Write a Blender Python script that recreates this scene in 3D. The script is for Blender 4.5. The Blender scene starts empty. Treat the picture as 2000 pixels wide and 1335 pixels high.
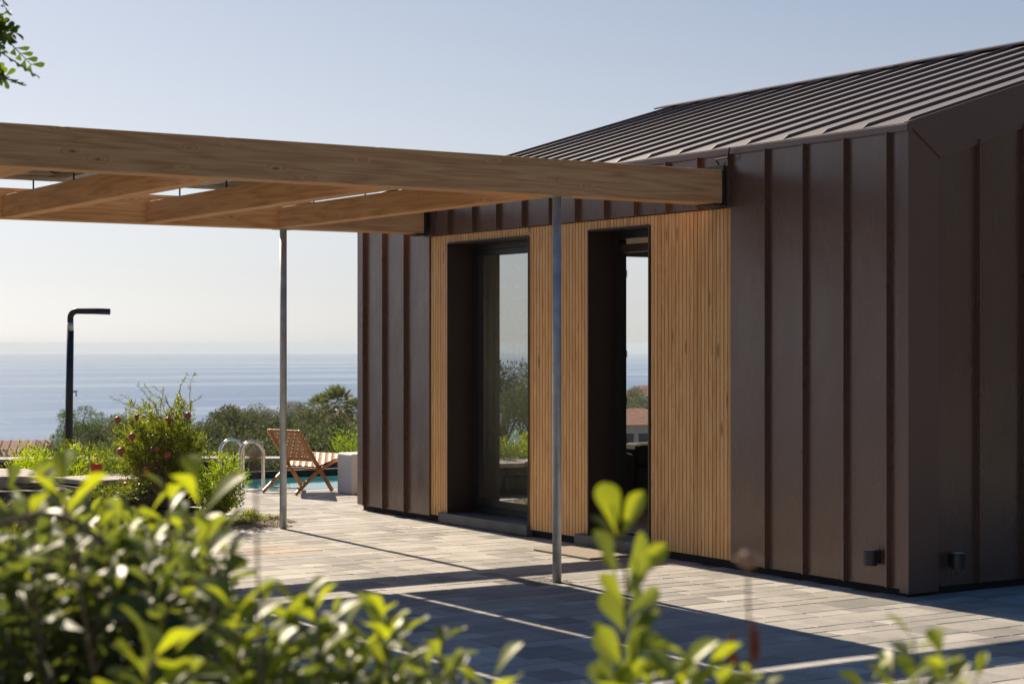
import bpy, bmesh, math, random
import numpy as np
from mathutils import Vector, Matrix
PI = math.pi
R = math.radians
random.seed(7)
rng = np.random.default_rng(7)
scn = bpy.context.scene
col = scn.collection

# ------------------------------------------------------------------ camera, sky, sun, exposure
YAW, PITCH, FPX = R(32.81), R(0.056), 3588.9          # focal length in px of a 2000 px wide frame
EYE = Vector((0, 0, 1.5))
FWD = Vector((math.sin(YAW)*math.cos(PITCH), math.cos(YAW)*math.cos(PITCH), math.sin(PITCH)))
RGT = Vector((math.cos(YAW), -math.sin(YAW), 0))
UPV = RGT.cross(FWD)
cd = bpy.data.cameras.new('camera')
cam = bpy.data.objects.new('camera', cd)
col.objects.link(cam)
cam.matrix_world = Matrix((( RGT.x, UPV.x, -FWD.x, EYE.x), (RGT.y, UPV.y, -FWD.y, EYE.y),
                           (RGT.z, UPV.z, -FWD.z, EYE.z), (0, 0, 0, 1)))
cd.sensor_width = 36.0
cd.lens = FPX/2000*36
cd.clip_start = 0.1
cd.clip_end = 60000
cd.dof.use_dof = True
cd.dof.focus_distance = 13.5
cd.dof.aperture_fstop = 6.2
scn.camera = cam

SUN_EL, SUN_AZ = R(36.8), R(2.0)                       # azimuth clockwise from +Y
w = bpy.data.worlds.new('World')
scn.world = w
w.use_nodes = True
wt = w.node_tree
bg = wt.nodes['Background']
sky = wt.nodes.new('ShaderNodeTexSky')
sky.sky_type = 'NISHITA'
sky.sun_disc = False
sky.sun_elevation = SUN_EL
sky.sun_rotation = SUN_AZ
sky.altitude = 60
sky.air_density = 0.6
sky.dust_density = 1.0
sky.ozone_density = 3.0
gam = wt.nodes.new('ShaderNodeGamma'); gam.inputs[1].default_value = 0.72          # soft hazy coastal sky
hsv = wt.nodes.new('ShaderNodeHueSaturation'); wtc = wt.nodes.new('ShaderNodeTexCoord'); wsp = wt.nodes.new('ShaderNodeSeparateXYZ'); wmr = wt.nodes.new('ShaderNodeMapRange')
wmr.inputs[1].default_value = 0.02; wmr.inputs[2].default_value = 0.45; wmr.inputs[3].default_value = 0.38; wmr.inputs[4].default_value = 1.5
wt.links.new(wtc.outputs['Generated'], wsp.inputs[0]); wt.links.new(wsp.outputs[2], wmr.inputs[0]); wt.links.new(wmr.outputs[0], hsv.inputs['Saturation'])
wt.links.new(sky.outputs[0], gam.inputs[0]); wt.links.new(gam.outputs[0], hsv.inputs['Color'])
wt.links.new(hsv.outputs[0], bg.inputs[0])
bg.inputs[1].default_value = 0.080
sd = bpy.data.lights.new('sun', 'SUN')
sun = bpy.data.objects.new('sun', sd)
col.objects.link(sun)
sd.energy = 3.9
sd.angle = R(0.53)
sd.color = (1.0, 0.86, 0.66)
sv = Vector((math.sin(SUN_AZ)*math.cos(SUN_EL), math.cos(SUN_AZ)*math.cos(SUN_EL), math.sin(SUN_EL)))
sun.rotation_euler = sv.to_track_quat('Z', 'Y').to_euler()
sun.location = (0, 30, 30)
scn.view_settings.view_transform = 'Standard'
scn.view_settings.look = 'None'
scn.view_settings.gamma = 1
scn.view_settings.exposure = 0.98
scn.cycles.max_bounces = 8
scn.cycles.volume_bounces = 0
scn.cycles.transparent_max_bounces = 12
scn.cycles.sample_clamp_indirect = 6

# ------------------------------------------------------------------ helpers
def at(px, py, t):
    """point seen at photo pixel (px, py) at depth t metres"""
    return EYE + (FWD + RGT*((px-1000)/FPX) + UPV*((667.5-py)/FPX))*t
def ground_at(px, py, z=0):
    d = FWD + RGT*((px-1000)/FPX) + UPV*((667.5-py)/FPX)
    return EYE + d*((z-1.5)/d.z)

def tag(o, label=None, cat=None, group=None, kind=None):
    if label: o['label'] = label
    if cat: o['category'] = cat
    if group: o['group'] = group
    if kind: o['kind'] = kind
    return o
def empty(name, loc, label=None, cat=None, group=None, rz=0):
    o = bpy.data.objects.new(name, None)
    o.location = loc
    o.rotation_euler = (0, 0, rz)
    o.empty_display_size = 0.2
    col.objects.link(o)
    return tag(o, label, cat, group)

class MB:
    def __init__(s): s.bm = bmesh.new()
    def box(s, a, b):
        x0, y0, z0 = a; x1, y1, z1 = b
        v = [s.bm.verts.new(p) for p in ((x0,y0,z0),(x1,y0,z0),(x1,y1,z0),(x0,y1,z0),(x0,y0,z1),(x1,y0,z1),(x1,y1,z1),(x0,y1,z1))]
        for f in ((0,3,2,1),(4,5,6,7),(0,1,5,4),(1,2,6,5),(2,3,7,6),(3,0,4,7)):
            s.bm.faces.new([v[i] for i in f])
        return s
    def bar(s, p, q, w, h, up=(0,0,1), taper=1.0):
        p, q = Vector(p), Vector(q)
        d = (q-p).normalized(); u = Vector(up)
        r = d.cross(u)
        if r.length < 1e-4: r = d.cross(Vector((1,0,0)))
        r.normalize(); u = r.cross(d)
        vs = []
        for c, k in ((p, 1), (q, taper)):
            for a, b in ((-1,-1),(1,-1),(1,1),(-1,1)):
                vs.append(s.bm.verts.new(c + r*a*w/2*k + u*b*h/2*k))
        for f in ((0,3,2,1),(4,5,6,7),(0,1,5,4),(1,2,6,5),(2,3,7,6),(3,0,4,7)):
            s.bm.faces.new([vs[i] for i in f])
        return s
    def prism(s, pts, off):
        """polygon pts extruded by the vector off"""
        off = Vector(off)
        a = [s.bm.verts.new(p) for p in pts]
        b = [s.bm.verts.new(Vector(p)+off) for p in pts]
        s.bm.faces.new(a[::-1]); s.bm.faces.new(b)
        n = len(a)
        for i in range(n):
            s.bm.faces.new((a[i], a[(i+1) % n], b[(i+1) % n], b[i]))
        return s
    def tube(s, pts, rad, seg=10, cap=True):
        pts = [Vector(p) for p in pts]
        n = len(pts)
        rad = rad if isinstance(rad, (list, tuple)) else [rad]*n
        rings = []
        ref = Vector((0.13, 0.27, 0.95)).normalized()
        prev = None
        for i, p in enumerate(pts):
            d = (pts[min(i+1, n-1)] - pts[max(i-1, 0)]).normalized()
            if prev is None:
                a = d.cross(ref)
                if a.length < .05: a = d.cross(Vector((1, 0, 0)))
            else:
                a = prev - d*prev.dot(d)
            a.normalize(); prev = a
            b = d.cross(a)
            rings.append([s.bm.verts.new(p + (a*math.cos(2*PI*k/seg) + b*math.sin(2*PI*k/seg))*rad[i]) for k in range(seg)])
        for i in range(n-1):
            for k in range(seg):
                s.bm.faces.new((rings[i][k], rings[i][(k+1) % seg], rings[i+1][(k+1) % seg], rings[i+1][k]))
        if cap:
            s.bm.faces.new(rings[0][::-1]); s.bm.faces.new(rings[-1])
        return s
    def quad(s, *p):
        s.bm.faces.new([s.bm.verts.new(q) for q in p]); return s
    def build(s, name, m, parent=None, bevel=0, smooth=False, loc=None):
        bmesh.ops.recalc_face_normals(s.bm, faces=s.bm.faces)
        me = bpy.data.meshes.new(name)
        s.bm.to_mesh(me); s.bm.free()
        if smooth:
            for p in me.polygons: p.use_smooth = True
        me.materials.append(m)
        o = bpy.data.objects.new(name, me)
        col.objects.link(o)
        if parent is not None:
            o.parent = parent
        if loc is not None: o.location = loc
        if bevel:
            b = o.modifiers.new('bevel', 'BEVEL'); b.width = bevel; b.segments = 2; b.limit_method = 'ANGLE'; b.angle_limit = R(40)
        return o

def np_mesh(name, V, F, m, tone=None, smooth=False, parent=None, loc=None):
    """V (n,3), F (m,k) constant face size"""
    me = bpy.data.meshes.new(name)
    n, k = len(F), F.shape[1]
    me.vertices.add(len(V)); me.vertices.foreach_set('co', np.asarray(V, np.float32).ravel())
    me.loops.add(n*k); me.loops.foreach_set('vertex_index', F.astype(np.int32).ravel())
    me.polygons.add(n)
    me.polygons.foreach_set('loop_start', np.arange(0, n*k, k, dtype=np.int32))
    me.polygons.foreach_set('loop_total', np.full(n, k, dtype=np.int32))
    me.update(calc_edges=True)
    me.polygons.foreach_set('use_smooth', np.full(n, bool(smooth)))
    if tone is not None:
        a = me.attributes.new('tone', 'FLOAT', 'POINT')
        a.data.foreach_set('value', np.asarray(tone, np.float32))
    me.materials.append(m)
    o = bpy.data.objects.new(name, me)
    col.objects.link(o)
    if parent is not None: o.parent = parent
    if loc is not None: o.location = loc
    return o

# leaf templates: (u along the leaf, v across, w out of the blade), quads
def leaf_template(kind):
    if kind == 'far':
        return np.array([(0,0,0),(.45,.5,.06),(1,0,0),(.45,-.5,-.04)]), np.array([(0,1,2,3)])
    if kind == 'fold':
        V = [(0,0,0),(.35,.46,.10),(.4,0,-.02),(.35,-.46,.10),(.75,.36,.04),(.78,0,-.06),(.75,-.36,.04),(1,0,-.12)]
        return np.array(V), np.array([(0,2,1,1),(0,3,2,2),(2,5,4,1),(3,6,5,2),(5,7,4,4),(6,7,5,5)])
    # obovate leathery leaf, cupped and arched
    us = [0, .14, .32, .52, .70, .84, .94, 1.0]
    ws = [.05, .16, .42, .72, .96, .94, .62, .12]
    V, F = [], []
    for u, wd in zip(us, ws):
        z = -.16*u*u
        for v in (-1, -.5, 0, .5, 1):
            V.append((u, v*wd*.5, z + .14*abs(v)*wd*.5*1.6))
    for i in range(len(us)-1):
        for j in range(4):
            a = i*5+j
            F.append((a, a+1, a+6, a+5))
    return np.array(V), np.array(F)
TPL = {k: leaf_template(k) for k in ('far', 'fold', 'near')}

def leaves(name, P, D, N, L, W, m, tone, kind='far', parent=None, loc=None, extra=None, smooth=True):
    """P base points, D directions, N blade normals, L lengths, W widths (arrays)"""
    T, F = TPL[kind]
    P, D, N = (np.asarray(a, float) for a in (P, D, N))
    L = np.asarray(L, float); W = np.asarray(W, float)
    D = D/np.linalg.norm(D, axis=1, keepdims=True)
    S = np.cross(N, D); S /= np.linalg.norm(S, axis=1, keepdims=True)+1e-9
    N = np.cross(D, S)
    V = (P[:, None] + D[:, None]*(T[None, :, 0:1]*L[:, None, None]) + S[:, None]*(T[None, :, 1:2]*W[:, None, None])
         + N[:, None]*(T[None, :, 2:3]*L[:, None, None]))
    n, k = len(P), len(T)
    FF = (F[None] + (np.arange(n)*k)[:, None, None]).reshape(-1, 4)
    tn = np.repeat(np.asarray(tone, float), k)
    if kind == 'fold':            # degenerate quads -> triangles
        tri = FF[:, :3]
        return np_mesh(name, V.reshape(-1, 3), tri, m, tn, smooth, parent, loc)
    return np_mesh(name, V.reshape(-1, 3), FF, m, tn, smooth, parent, loc)

def rdir(n):
    v = rng.normal(size=(n, 3)); return v/np.linalg.norm(v, axis=1, keepdims=True)

# ------------------------------------------------------------------ materials
MATS = {}
def nm(name):
    m = bpy.data.materials.new(name); m.use_nodes = True
    nt = m.node_tree
    return m, nt, nt.nodes['Principled BSDF']
def N(nt, t, **kw):
    n = nt.nodes.new(t)
    for k, v in kw.items():
        if k in n.inputs: n.inputs[k].default_value = v
        else: setattr(n, k, v)
    return n
def mixc(nt, fac, a, b, mode='MIX'):
    n = nt.nodes.new('ShaderNodeMix'); n.data_type = 'RGBA'; n.blend_type = mode
    for i, v in ((0, fac), (6, a), (7, b)):
        if isinstance(v, (int, float)): n.inputs[i].default_value = v
        elif isinstance(v, tuple): n.inputs[i].default_value = (*v, 1) if len(v) == 3 else v
        else: nt.links.new(v, n.inputs[i])
    return n.outputs[2]
def ramp(nt, src, stops):
    r = nt.nodes.new('ShaderNodeValToRGB')
    while len(r.color_ramp.elements) < len(stops): r.color_ramp.elements.new(.5)
    for e, (p, c) in zip(r.color_ramp.elements, stops):
        e.position = p; e.color = (*c, 1) if isinstance(c, tuple) else (c, c, c, 1)
    nt.links.new(src, r.inputs[0]); return r.outputs[0]
def coords(nt, scale=(1,1,1), kind='Object'):
    tc = nt.nodes.new('ShaderNodeTexCoord'); mp = nt.nodes.new('ShaderNodeMapping')
    mp.inputs['Scale'].default_value = scale
    nt.links.new(tc.outputs[kind], mp.inputs[0]); return mp.outputs[0]
def noise(nt, vec, scale, detail=4, rough=.55, out=0):
    n = N(nt, 'ShaderNodeTexNoise'); n.inputs['Scale'].default_value = scale
    n.inputs['Detail'].default_value = detail; n.inputs['Roughness'].default_value = rough
    if vec is not None: nt.links.new(vec, n.inputs['Vector'])
    return n.outputs[out]
def math_(nt, op, a, b=None, c=None):
    n = nt.nodes.new('ShaderNodeMath'); n.operation = op
    for i, v in enumerate((a, b, c)):
        if v is None: continue
        if isinstance(v, (int, float)): n.inputs[i].default_value = v
        else: nt.links.new(v, n.inputs[i])
    return n.outputs[0]
def bump(nt, bs, h, strength=.3, dist=.01):
    b = nt.nodes.new('ShaderNodeBump'); b.inputs['Strength'].default_value = strength; b.inputs['Distance'].default_value = dist
    nt.links.new(h, b.inputs['Height']); nt.links.new(b.outputs[0], bs.inputs['Normal']); return b

def simple(name, c, rough=.6, metal=0, var=.15, scale=8, bmp=0, bscale=60, coat=0):
    m, nt, bs = nm(name)
    v = coords(nt)
    n = noise(nt, v, scale)
    dk = tuple(x*(1-var) for x in c); lt = tuple(min(1, x*(1+var)) for x in c)
    cc = ramp(nt, n, [(.3, dk), (.7, lt)])
    nt.links.new(cc, bs.inputs['Base Color'])
    bs.inputs['Roughness'].default_value = rough; bs.inputs['Metallic'].default_value = metal
    if coat: bs.inputs['Coat Weight'].default_value = coat
    if bmp: bump(nt, bs, noise(nt, v, bscale, 5), bmp, .004)
    return m

def mat_cladding(name='coated_brown_metal', base=(.128,.068,.048), rough=.27, wav=.55, roof=False):
    m, nt, bs = nm(name)
    v = coords(nt)
    n1 = noise(nt, coords(nt, (1.2, 1.2, .6)), 2.2, 2, .4)       # slight buckling of the thin sheet
    n2 = noise(nt, v, 38, 5, .6)
    n3 = noise(nt, coords(nt, (1, 1, .22)), 5, 5, .6)
    c = mixc(nt, ramp(nt, n3, [(.3, 0.0), (.9, .35)]), base, tuple(x*1.12+.004 for x in base))
    nt.links.new(c, bs.inputs['Base Color'])
    r = nt.nodes.new('ShaderNodeMapRange'); r.inputs[3].default_value = rough-.02; r.inputs[4].default_value = rough+.03
    nt.links.new(n3, r.inputs[0]); nt.links.new(r.outputs[0], bs.inputs['Roughness'])
    bs.inputs['Specular IOR Level'].default_value = 1.0
    bs.inputs['IOR'].default_value = 1.48 if not roof else 1.7
    bs.inputs['Metallic'].default_value = .1
    b1 = nt.nodes.new('ShaderNodeBump'); b1.inputs['Strength'].default_value = wav; b1.inputs['Distance'].default_value = .03
    nt.links.new(n1, b1.inputs['Height'])
    b2 = nt.nodes.new('ShaderNodeBump'); b2.inputs['Strength'].default_value = .05; b2.inputs['Distance'].default_value = .002
    nt.links.new(n2, b2.inputs['Height']); nt.links.new(b1.outputs[0], b2.inputs['Normal'])
    nt.links.new(b2.outputs[0], bs.inputs['Normal'])
    return m

def mat_wood(name, cols, axis='x', knot=1.0, ringscale=18, rough=.6, tone=False, knot_dens=2.2, spread=.22):
    """grain along the axis of the object's own coordinates"""
    m, nt, bs = nm(name)
    sc = {'x': (.06, 1, 1), 'y': (1, .06, 1), 'z': (1, 1, .06)}[axis]
    kc = {'x': (.35, 1, 1), 'y': (1, .35, 1), 'z': (1, 1, .22)}[axis]
    tc = nt.nodes.new('ShaderNodeTexCoord')
    oi = nt.nodes.new('ShaderNodeObjectInfo')
    off = nt.nodes.new('ShaderNodeVectorMath'); off.operation = 'MULTIPLY_ADD'
    cx = nt.nodes.new('ShaderNodeCombineXYZ')
    for i in range(3): nt.links.new(oi.outputs['Random'], cx.inputs[i])
    nt.links.new(cx.outputs[0], off.inputs[0]); off.inputs[1].default_value = (7, 5, 9); nt.links.new(tc.outputs['Object'], off.inputs[2])
    src = off.outputs[0]
    tn = None
    if tone:
        at_ = nt.nodes.new('ShaderNodeAttribute'); at_.attribute_name = 'tone'; tn = at_.outputs['Fac']
        o2 = nt.nodes.new('ShaderNodeVectorMath'); o2.operation = 'MULTIPLY_ADD'
        c2 = nt.nodes.new('ShaderNodeCombineXYZ')
        for i in range(3): nt.links.new(tn, c2.inputs[i])
        nt.links.new(c2.outputs[0], o2.inputs[0]); o2.inputs[1].default_value = (13, 17, 11); nt.links.new(src, o2.inputs[2]); src = o2.outputs[0]
    def mp(s):
        n = nt.nodes.new('ShaderNodeMapping'); n.inputs['Scale'].default_value = s; nt.links.new(src, n.inputs[0]); return n.outputs[0]
    vo = nt.nodes.new('ShaderNodeTexVoronoi'); vo.inputs['Scale'].default_value = knot_dens*3.2; vo.inputs['Randomness'].default_value = 1
    nt.links.new(mp(kc), vo.inputs['Vector'])
    kn = ramp(nt, vo.outputs['Distance'], [(.03, 1.0), (.12, .55), (.30, 0.0)])     # 1 at the knot
    sel = nt.nodes.new('ShaderNodeSeparateColor'); nt.links.new(vo.outputs['Color'], sel.inputs[0])
    on = ramp(nt, sel.outputs[0], [(.25, 0.0), (.3, 1.0)] if tone else [(.40, 0.0), (.44, 1.0)])
    kn2 = math_(nt, 'MULTIPLY', kn, on)
    g = noise(nt, mp(sc), ringscale*.35, 3, .5)
    s = math_(nt, 'MULTIPLY_ADD', kn2, .22, g)
    s2 = math_(nt, 'MULTIPLY', s, ringscale*1.5)
    ring = math_(nt, 'PINGPONG', s2, 1.0)
    fine = noise(nt, mp(tuple(x*(.4 if x < 1 else 1) for x in sc)), 110, 3, .6)
    f = math_(nt, 'MULTIPLY_ADD', fine, .72, math_(nt, 'MULTIPLY', ring, .28))
    c = ramp(nt, f, [(.22, cols[0]), (.5, cols[1]), (.78, cols[2])])
    big = noise(nt, mp(tuple(x*2 for x in sc)), 2.0, 3, .5)
    c = mixc(nt, .55, c, ramp(nt, big, [(.35, (1-spread, 1-spread, 1-spread)), (.65, (1.0, 1.0, 1.0))]), 'MULTIPLY')
    if tone:
        c = mixc(nt, .9, c, ramp(nt, tn, [(0, (.66, .60, .54)), (.45, (.97, .96, .94)), (1, (1.0, 1.0, 1.0))]), 'MULTIPLY')
    kd = ramp(nt, vo.outputs['Distance'], [(.09, 1.0), (.17, 0.0)] if tone else [(.05, 1.0), (.10, 0.0)])
    kd = math_(nt, 'MULTIPLY', math_(nt, 'MULTIPLY', kd, on), .8*knot)
    c = mixc(nt, kd, c, tuple(x*.33 for x in cols[0]))
    nt.links.new(c, bs.inputs['Base Color'])
    bs.inputs['Roughness'].default_value = rough
    bs.inputs['Specular IOR Level'].default_value = .3
    if not tone: bump(nt, bs, f, .25, .0015)
    return m

def mat_leaf(name, dark, mid, bright, rough=.35, trans=.45, spec=.5, tcol=None):
    m, nt, bs = nm(name)
    at_ = nt.nodes.new('ShaderNodeAttribute'); at_.attribute_name = 'tone'
    c = ramp(nt, at_.outputs['Fac'], [(0, dark), (.5, mid), (1, bright)])
    nt.links.new(c, bs.inputs['Base Color'])
    bs.inputs['Roughness'].default_value = rough
    bs.inputs['Specular IOR Level'].default_value = spec
    tr = nt.nodes.new('ShaderNodeBsdfTranslucent')
    tcc = mixc(nt, 1.0, c, tcol or (1.9, 1.75, .55), 'MULTIPLY')
    nt.links.new(tcc, tr.inputs[0])
    mx = nt.nodes.new('ShaderNodeMixShader'); mx.inputs[0].default_value = trans
    nt.links.new(bs.outputs[0], mx.inputs[1]); nt.links.new(tr.outputs[0], mx.inputs[2])
    nt.links.new(mx.outputs[0], nt.nodes['Material Output'].inputs[0])
    return m

def mat_paver():
    m, nt, bs = nm('concrete_paver')
    at_ = nt.nodes.new('ShaderNodeAttribute'); at_.attribute_name = 'tone'
    v = coords(nt)
    c0 = ramp(nt, at_.outputs['Fac'], [(0, (.27, .26, .25)), (.35, (.40, .375, .345)), (.7, (.49, .46, .42)), (1, (.60, .57, .53))])
    n = noise(nt, v, 2.2, 6, .65); n2 = noise(nt, v, 55, 5, .7); n4 = noise(nt, v, 14, 5, .6)
    c = mixc(nt, .65, c0, ramp(nt, n, [(.35, (.62, .61, .61)), (.62, (1.0, 1.0, 1.0))]), 'MULTIPLY')
    c = mixc(nt, .25, c, ramp(nt, n4, [(.3, (.75, .75, .76)), (.7, (1.0, 1.0, 1.0))]), 'MULTIPLY')
    c = mixc(nt, .5, c, ramp(nt, n2, [(.3, (.72, .71, .70)), (.7, (1.0, 1.0, 1.0))]), 'MULTIPLY')
    # rust coloured stain left by a pot
    tc = nt.nodes.new('ShaderNodeTexCoord')
    dv = nt.nodes.new('ShaderNodeVectorMath'); dv.operation = 'DISTANCE'
    wob = nt.nodes.new('ShaderNodeVectorMath'); wob.operation = 'MULTIPLY_ADD'
    nt.links.new(noise(nt, v, 4, 3, .6, 1), wob.inputs[0]); wob.inputs[1].default_value = (.35, .35, 0); nt.links.new(tc.outputs['Object'], wob.inputs[2])
    nt.links.new(wob.outputs[0], dv.inputs[0]); dv.inputs[1].default_value = (5.95, 12.35, 0)
    st = ramp(nt, dv.outputs['Value'], [(.12, .42), (.5, 0.0)])
    c = mixc(nt, st, c, (.42, .25, .14))
    nt.links.new(c, bs.inputs['Base Color'])
    bs.inputs['Roughness'].default_value = .72
    bs.inputs['Specular IOR Level'].default_value = .35
    h = math_(nt, 'MULTIPLY_ADD', noise(nt, v, 7, 4, .6), 2.2, noise(nt, v, 90, 6, .75))
    bump(nt, bs, h, .45, .004)
    return m

def mat_glass(name, ior, tint, rough=0.0, fmin=0.0):
    m, nt, bs = nm(name)
    nt.nodes.remove(bs)
    gl = nt.nodes.new('ShaderNodeBsdfGlossy'); gl.inputs['Roughness'].default_value = rough; gl.inputs[0].default_value = (.93, .95, .93, 1)
    tr = nt.nodes.new('ShaderNodeBsdfTransparent'); tr.inputs[0].default_value = (*tint, 1)
    fr = nt.nodes.new('ShaderNodeFresnel'); fr.inputs[0].default_value = ior
    mx = nt.nodes.new('ShaderNodeMixShader')
    ge = nt.nodes.new('ShaderNodeNewGeometry')                  # the coating sits on the outer faces only
    nt.links.new(math_(nt, 'MULTIPLY', fr.outputs[0], math_(nt, 'SUBTRACT', 1.0, ge.outputs['Backfacing'])), mx.inputs[0]); nt.links.new(tr.outputs[0], mx.inputs[1]); nt.links.new(gl.outputs[0], mx.inputs[2])
    nt.links.new(mx.outputs[0], nt.nodes['Material Output'].inputs[0])
    v = coords(nt)
    b = nt.nodes.new('ShaderNodeBump'); b.inputs['Strength'].default_value = .05; b.inputs['Distance'].default_value = .004
    nt.links.new(noise(nt, v, 1.6, 2, .4), b.inputs['Height']); nt.links.new(b.outputs[0], gl.inputs['Normal'])
    return m

def mat_sea():
    m, nt, bs = nm('sea_water')
    v = coords(nt, (1, 1, 1))
    bs.inputs['Base Color'].default_value = (.010, .085, .24, 1)
    bs.inputs['Specular IOR Level'].default_value = .5
    bs.inputs['Specular Tint'].default_value = (.74, .88, 1.0, 1)
    bs.inputs['IOR'].default_value = 1.22
    # long bands of calmer and rougher water lying across the view
    mp = nt.nodes.new('ShaderNodeMapping'); tc = nt.nodes.new('ShaderNodeTexCoord')
    nt.links.new(tc.outputs['Object'], mp.inputs[0])
    mp.inputs['Rotation'].default_value = (0, 0, YAW); mp.inputs['Scale'].default_value = (.00022, .0024, 1)
    band = noise(nt, mp.outputs[0], 1.0, 5, .55)
    r = ramp(nt, band, [(.36, .30), (.50, .24), (.56, .12), (.62, .22)])
    nt.links.new(r, bs.inputs['Roughness'])
    wv = noise(nt, v, .35, 6, .65); wv2 = noise(nt, coords(nt, (.5, 1, 1)), .05, 4, .6)
    h = math_(nt, 'MULTIPLY_ADD', wv2, 3.0, wv)
    b = bump(nt, bs, h, 1.0, .8)
    st = ramp(nt, band, [(.40, 1.0), (.52, .75), (.57, .3), (.63, .8)])
    nt.links.new(st, b.inputs['Strength'])
    return m

M = {}
M['clad'] = mat_cladding()
M['roof'] = mat_cladding('roof_metal', (.082, .048, .040), .48, .03, True)
M['trim'] = mat_cladding('trim_metal', (.128, .067, .050), .36, .06)
M['reveal'] = simple('dark_reveal_metal', (.045, .027, .022), .5, .1, .12, 3)
M['beam'] = mat_wood('glulam_beam', ((.52, .250, .105), (.72, .400, .185), (.85, .540, .280)), 'x', 1.0, 16, .6, False, 3.6)
M['batten'] = mat_wood('larch_battens', ((.66, .320, .110), (.90, .520, .215), (.97, .65, .31)), 'z', 1.0, 20, .55, True, 3.2, .14)
M['teak'] = mat_wood('chair_wood', ((.34, .13, .035), (.48, .21, .06), (.60, .29, .10)), 'z', .1, 12, .45)
M['strap'] = simple('woven_leather_strap', (.42, .22, .10), .5, 0, .22, 14, .2, 90)
M['galv'] = simple('galvanised_steel', (.50, .53, .55), .5, .5, .22, 9, .12, 60)
M['zinc'] = simple('aluminium_frame', (.62, .62, .60), .4, .7, .08, 4)
M['chrome'] = simple('polished_stainless', (.75, .74, .72), .14, 1, .04, 4)
M['black'] = simple('black_powder_coat', (.016, .016, .018), .42, .1, .2, 10)
M['frame'] = simple('dark_window_frame', (.020, .021, .023), .4, .2, .15, 5)
M['shower'] = simple('shower_black_plastic', (.022, .024, .030), .38, 0, .15, 8)
M['cell'] = simple('solar_cell_back', (.035, .034, .036), .35, 0, .2, 6)
M['celltop'] = simple('solar_cell_glass', (.008, .012, .028), .12, 0, .2, 6)
M['dark'] = simple('dark_backing', (.012, .010, .009), .8, 0, .2, 6)
M['paver'] = mat_paver()
M['joint'] = simple('joint_sand', (.17, .155, .14), .95, 0, .25, 20)
M['slate'] = simple('grey_step_stone', (.10, .103, .108), .55, 0, .2, 5, .25, 40)
M['mat'] = simple('coir_mat', (.34, .28, .215), .95, 0, .35, 160, .8, 260)
M['glass'] = mat_glass('coated_window_glass', 8.0, (.97, .99, .98))
M['clear'] = mat_glass('clear_glass', 1.25, (.96, .97, .96))
M['plaster'] = simple('interior_plaster', (.62, .58, .52), .8, 0, .06, 3)
M['floorint'] = simple('interior_floor', (.40, .33, .26), .45, 0, .2, 5)
M['curtain'] = simple('linen_curtain', (.86, .87, .80), .85, 0, .12, 30)
def translucent(m, f):
    nt = m.node_tree; bs = nt.nodes['Principled BSDF']
    tr = nt.nodes.new('ShaderNodeBsdfTranslucent'); mx = nt.nodes.new('ShaderNodeMixShader'); mx.inputs[0].default_value = f
    nt.links.new(bs.inputs['Base Color'].links[0].from_socket, tr.inputs[0])
    nt.links.new(bs.outputs[0], mx.inputs[1]); nt.links.new(tr.outputs[0], mx.inputs[2]); nt.links.new(mx.outputs[0], nt.nodes['Material Output'].inputs[0])
translucent(M['curtain'], .6)
M['sofa'] = simple('charcoal_upholstery', (.025, .025, .028), .85, 0, .25, 60, .3, 200)
M['cube'] = simple('white_concrete', (.66, .65, .64), .7, 0, .06, 6, .15, 60)
M['lamp'] = simple('anthracite_lamp', (.05, .052, .056), .42, .6, .15, 10)
M['lampglass'] = simple('lamp_lens', (.55, .56, .55), .2, 0, .05, 5)
M['stone'] = simple('lava_stone', (.075, .068, .066), .9, 0, .5, 6, .8, 22)
M['palestone'] = simple('pale_flagstone', (.42, .38, .345), .85, 0, .25, 5, .6, 25)
M['redpot'] = simple('orange_plastic_pot', (.70, .11, .045), .45, 0, .1, 6)
M['bark'] = simple('grey_bark', (.16, .12, .09), .9, 0, .35, 12, .7, 40)
M['twig'] = simple('brown_twig', (.22, .15, .10), .8, 0, .3, 30, .4, 120)
M['dryflower'] = simple('dry_flower_head', (.42, .28, .20), .9, 0, .3, 60)
M['bud'] = simple('red_bud', (.26, .055, .03), .5, 0, .3, 40)
M['fruit'] = simple('pomegranate_skin', (.36, .105, .045), .5, 0, .55, 22)
M['gravel'] = simple('tan_gravel', (.36, .29, .21), .9, 0, .35, 40, .6, 70)
M['soil'] = simple('dark_soil', (.055, .042, .033), .95, 0, .4, 30, .8, 60)
M['poolwall'] = simple('dark_pool_lining', (.018, .024, .030), .4, 0, .2, 5)
M['rooftile'] = simple('red_roof_tiles', (.27, .125, .085), .85, 0, .3, 3, .6, 9)
M['housewall'] = simple('pale_render', (.56, .50, .44), .85, 0, .1, 2)
M['winpane'] = simple('distant_window', (.04, .05, .06), .15, 0, .2, 2)
M['fur'] = simple('boat_white', (.8, .8, .8), .4, 0, .03, 2)
M['headland'] = simple('headland_scrub', (.040, .052, .050), .95, 0, .4, .08, .5, .5)
M['sea'] = mat_sea()

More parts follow.
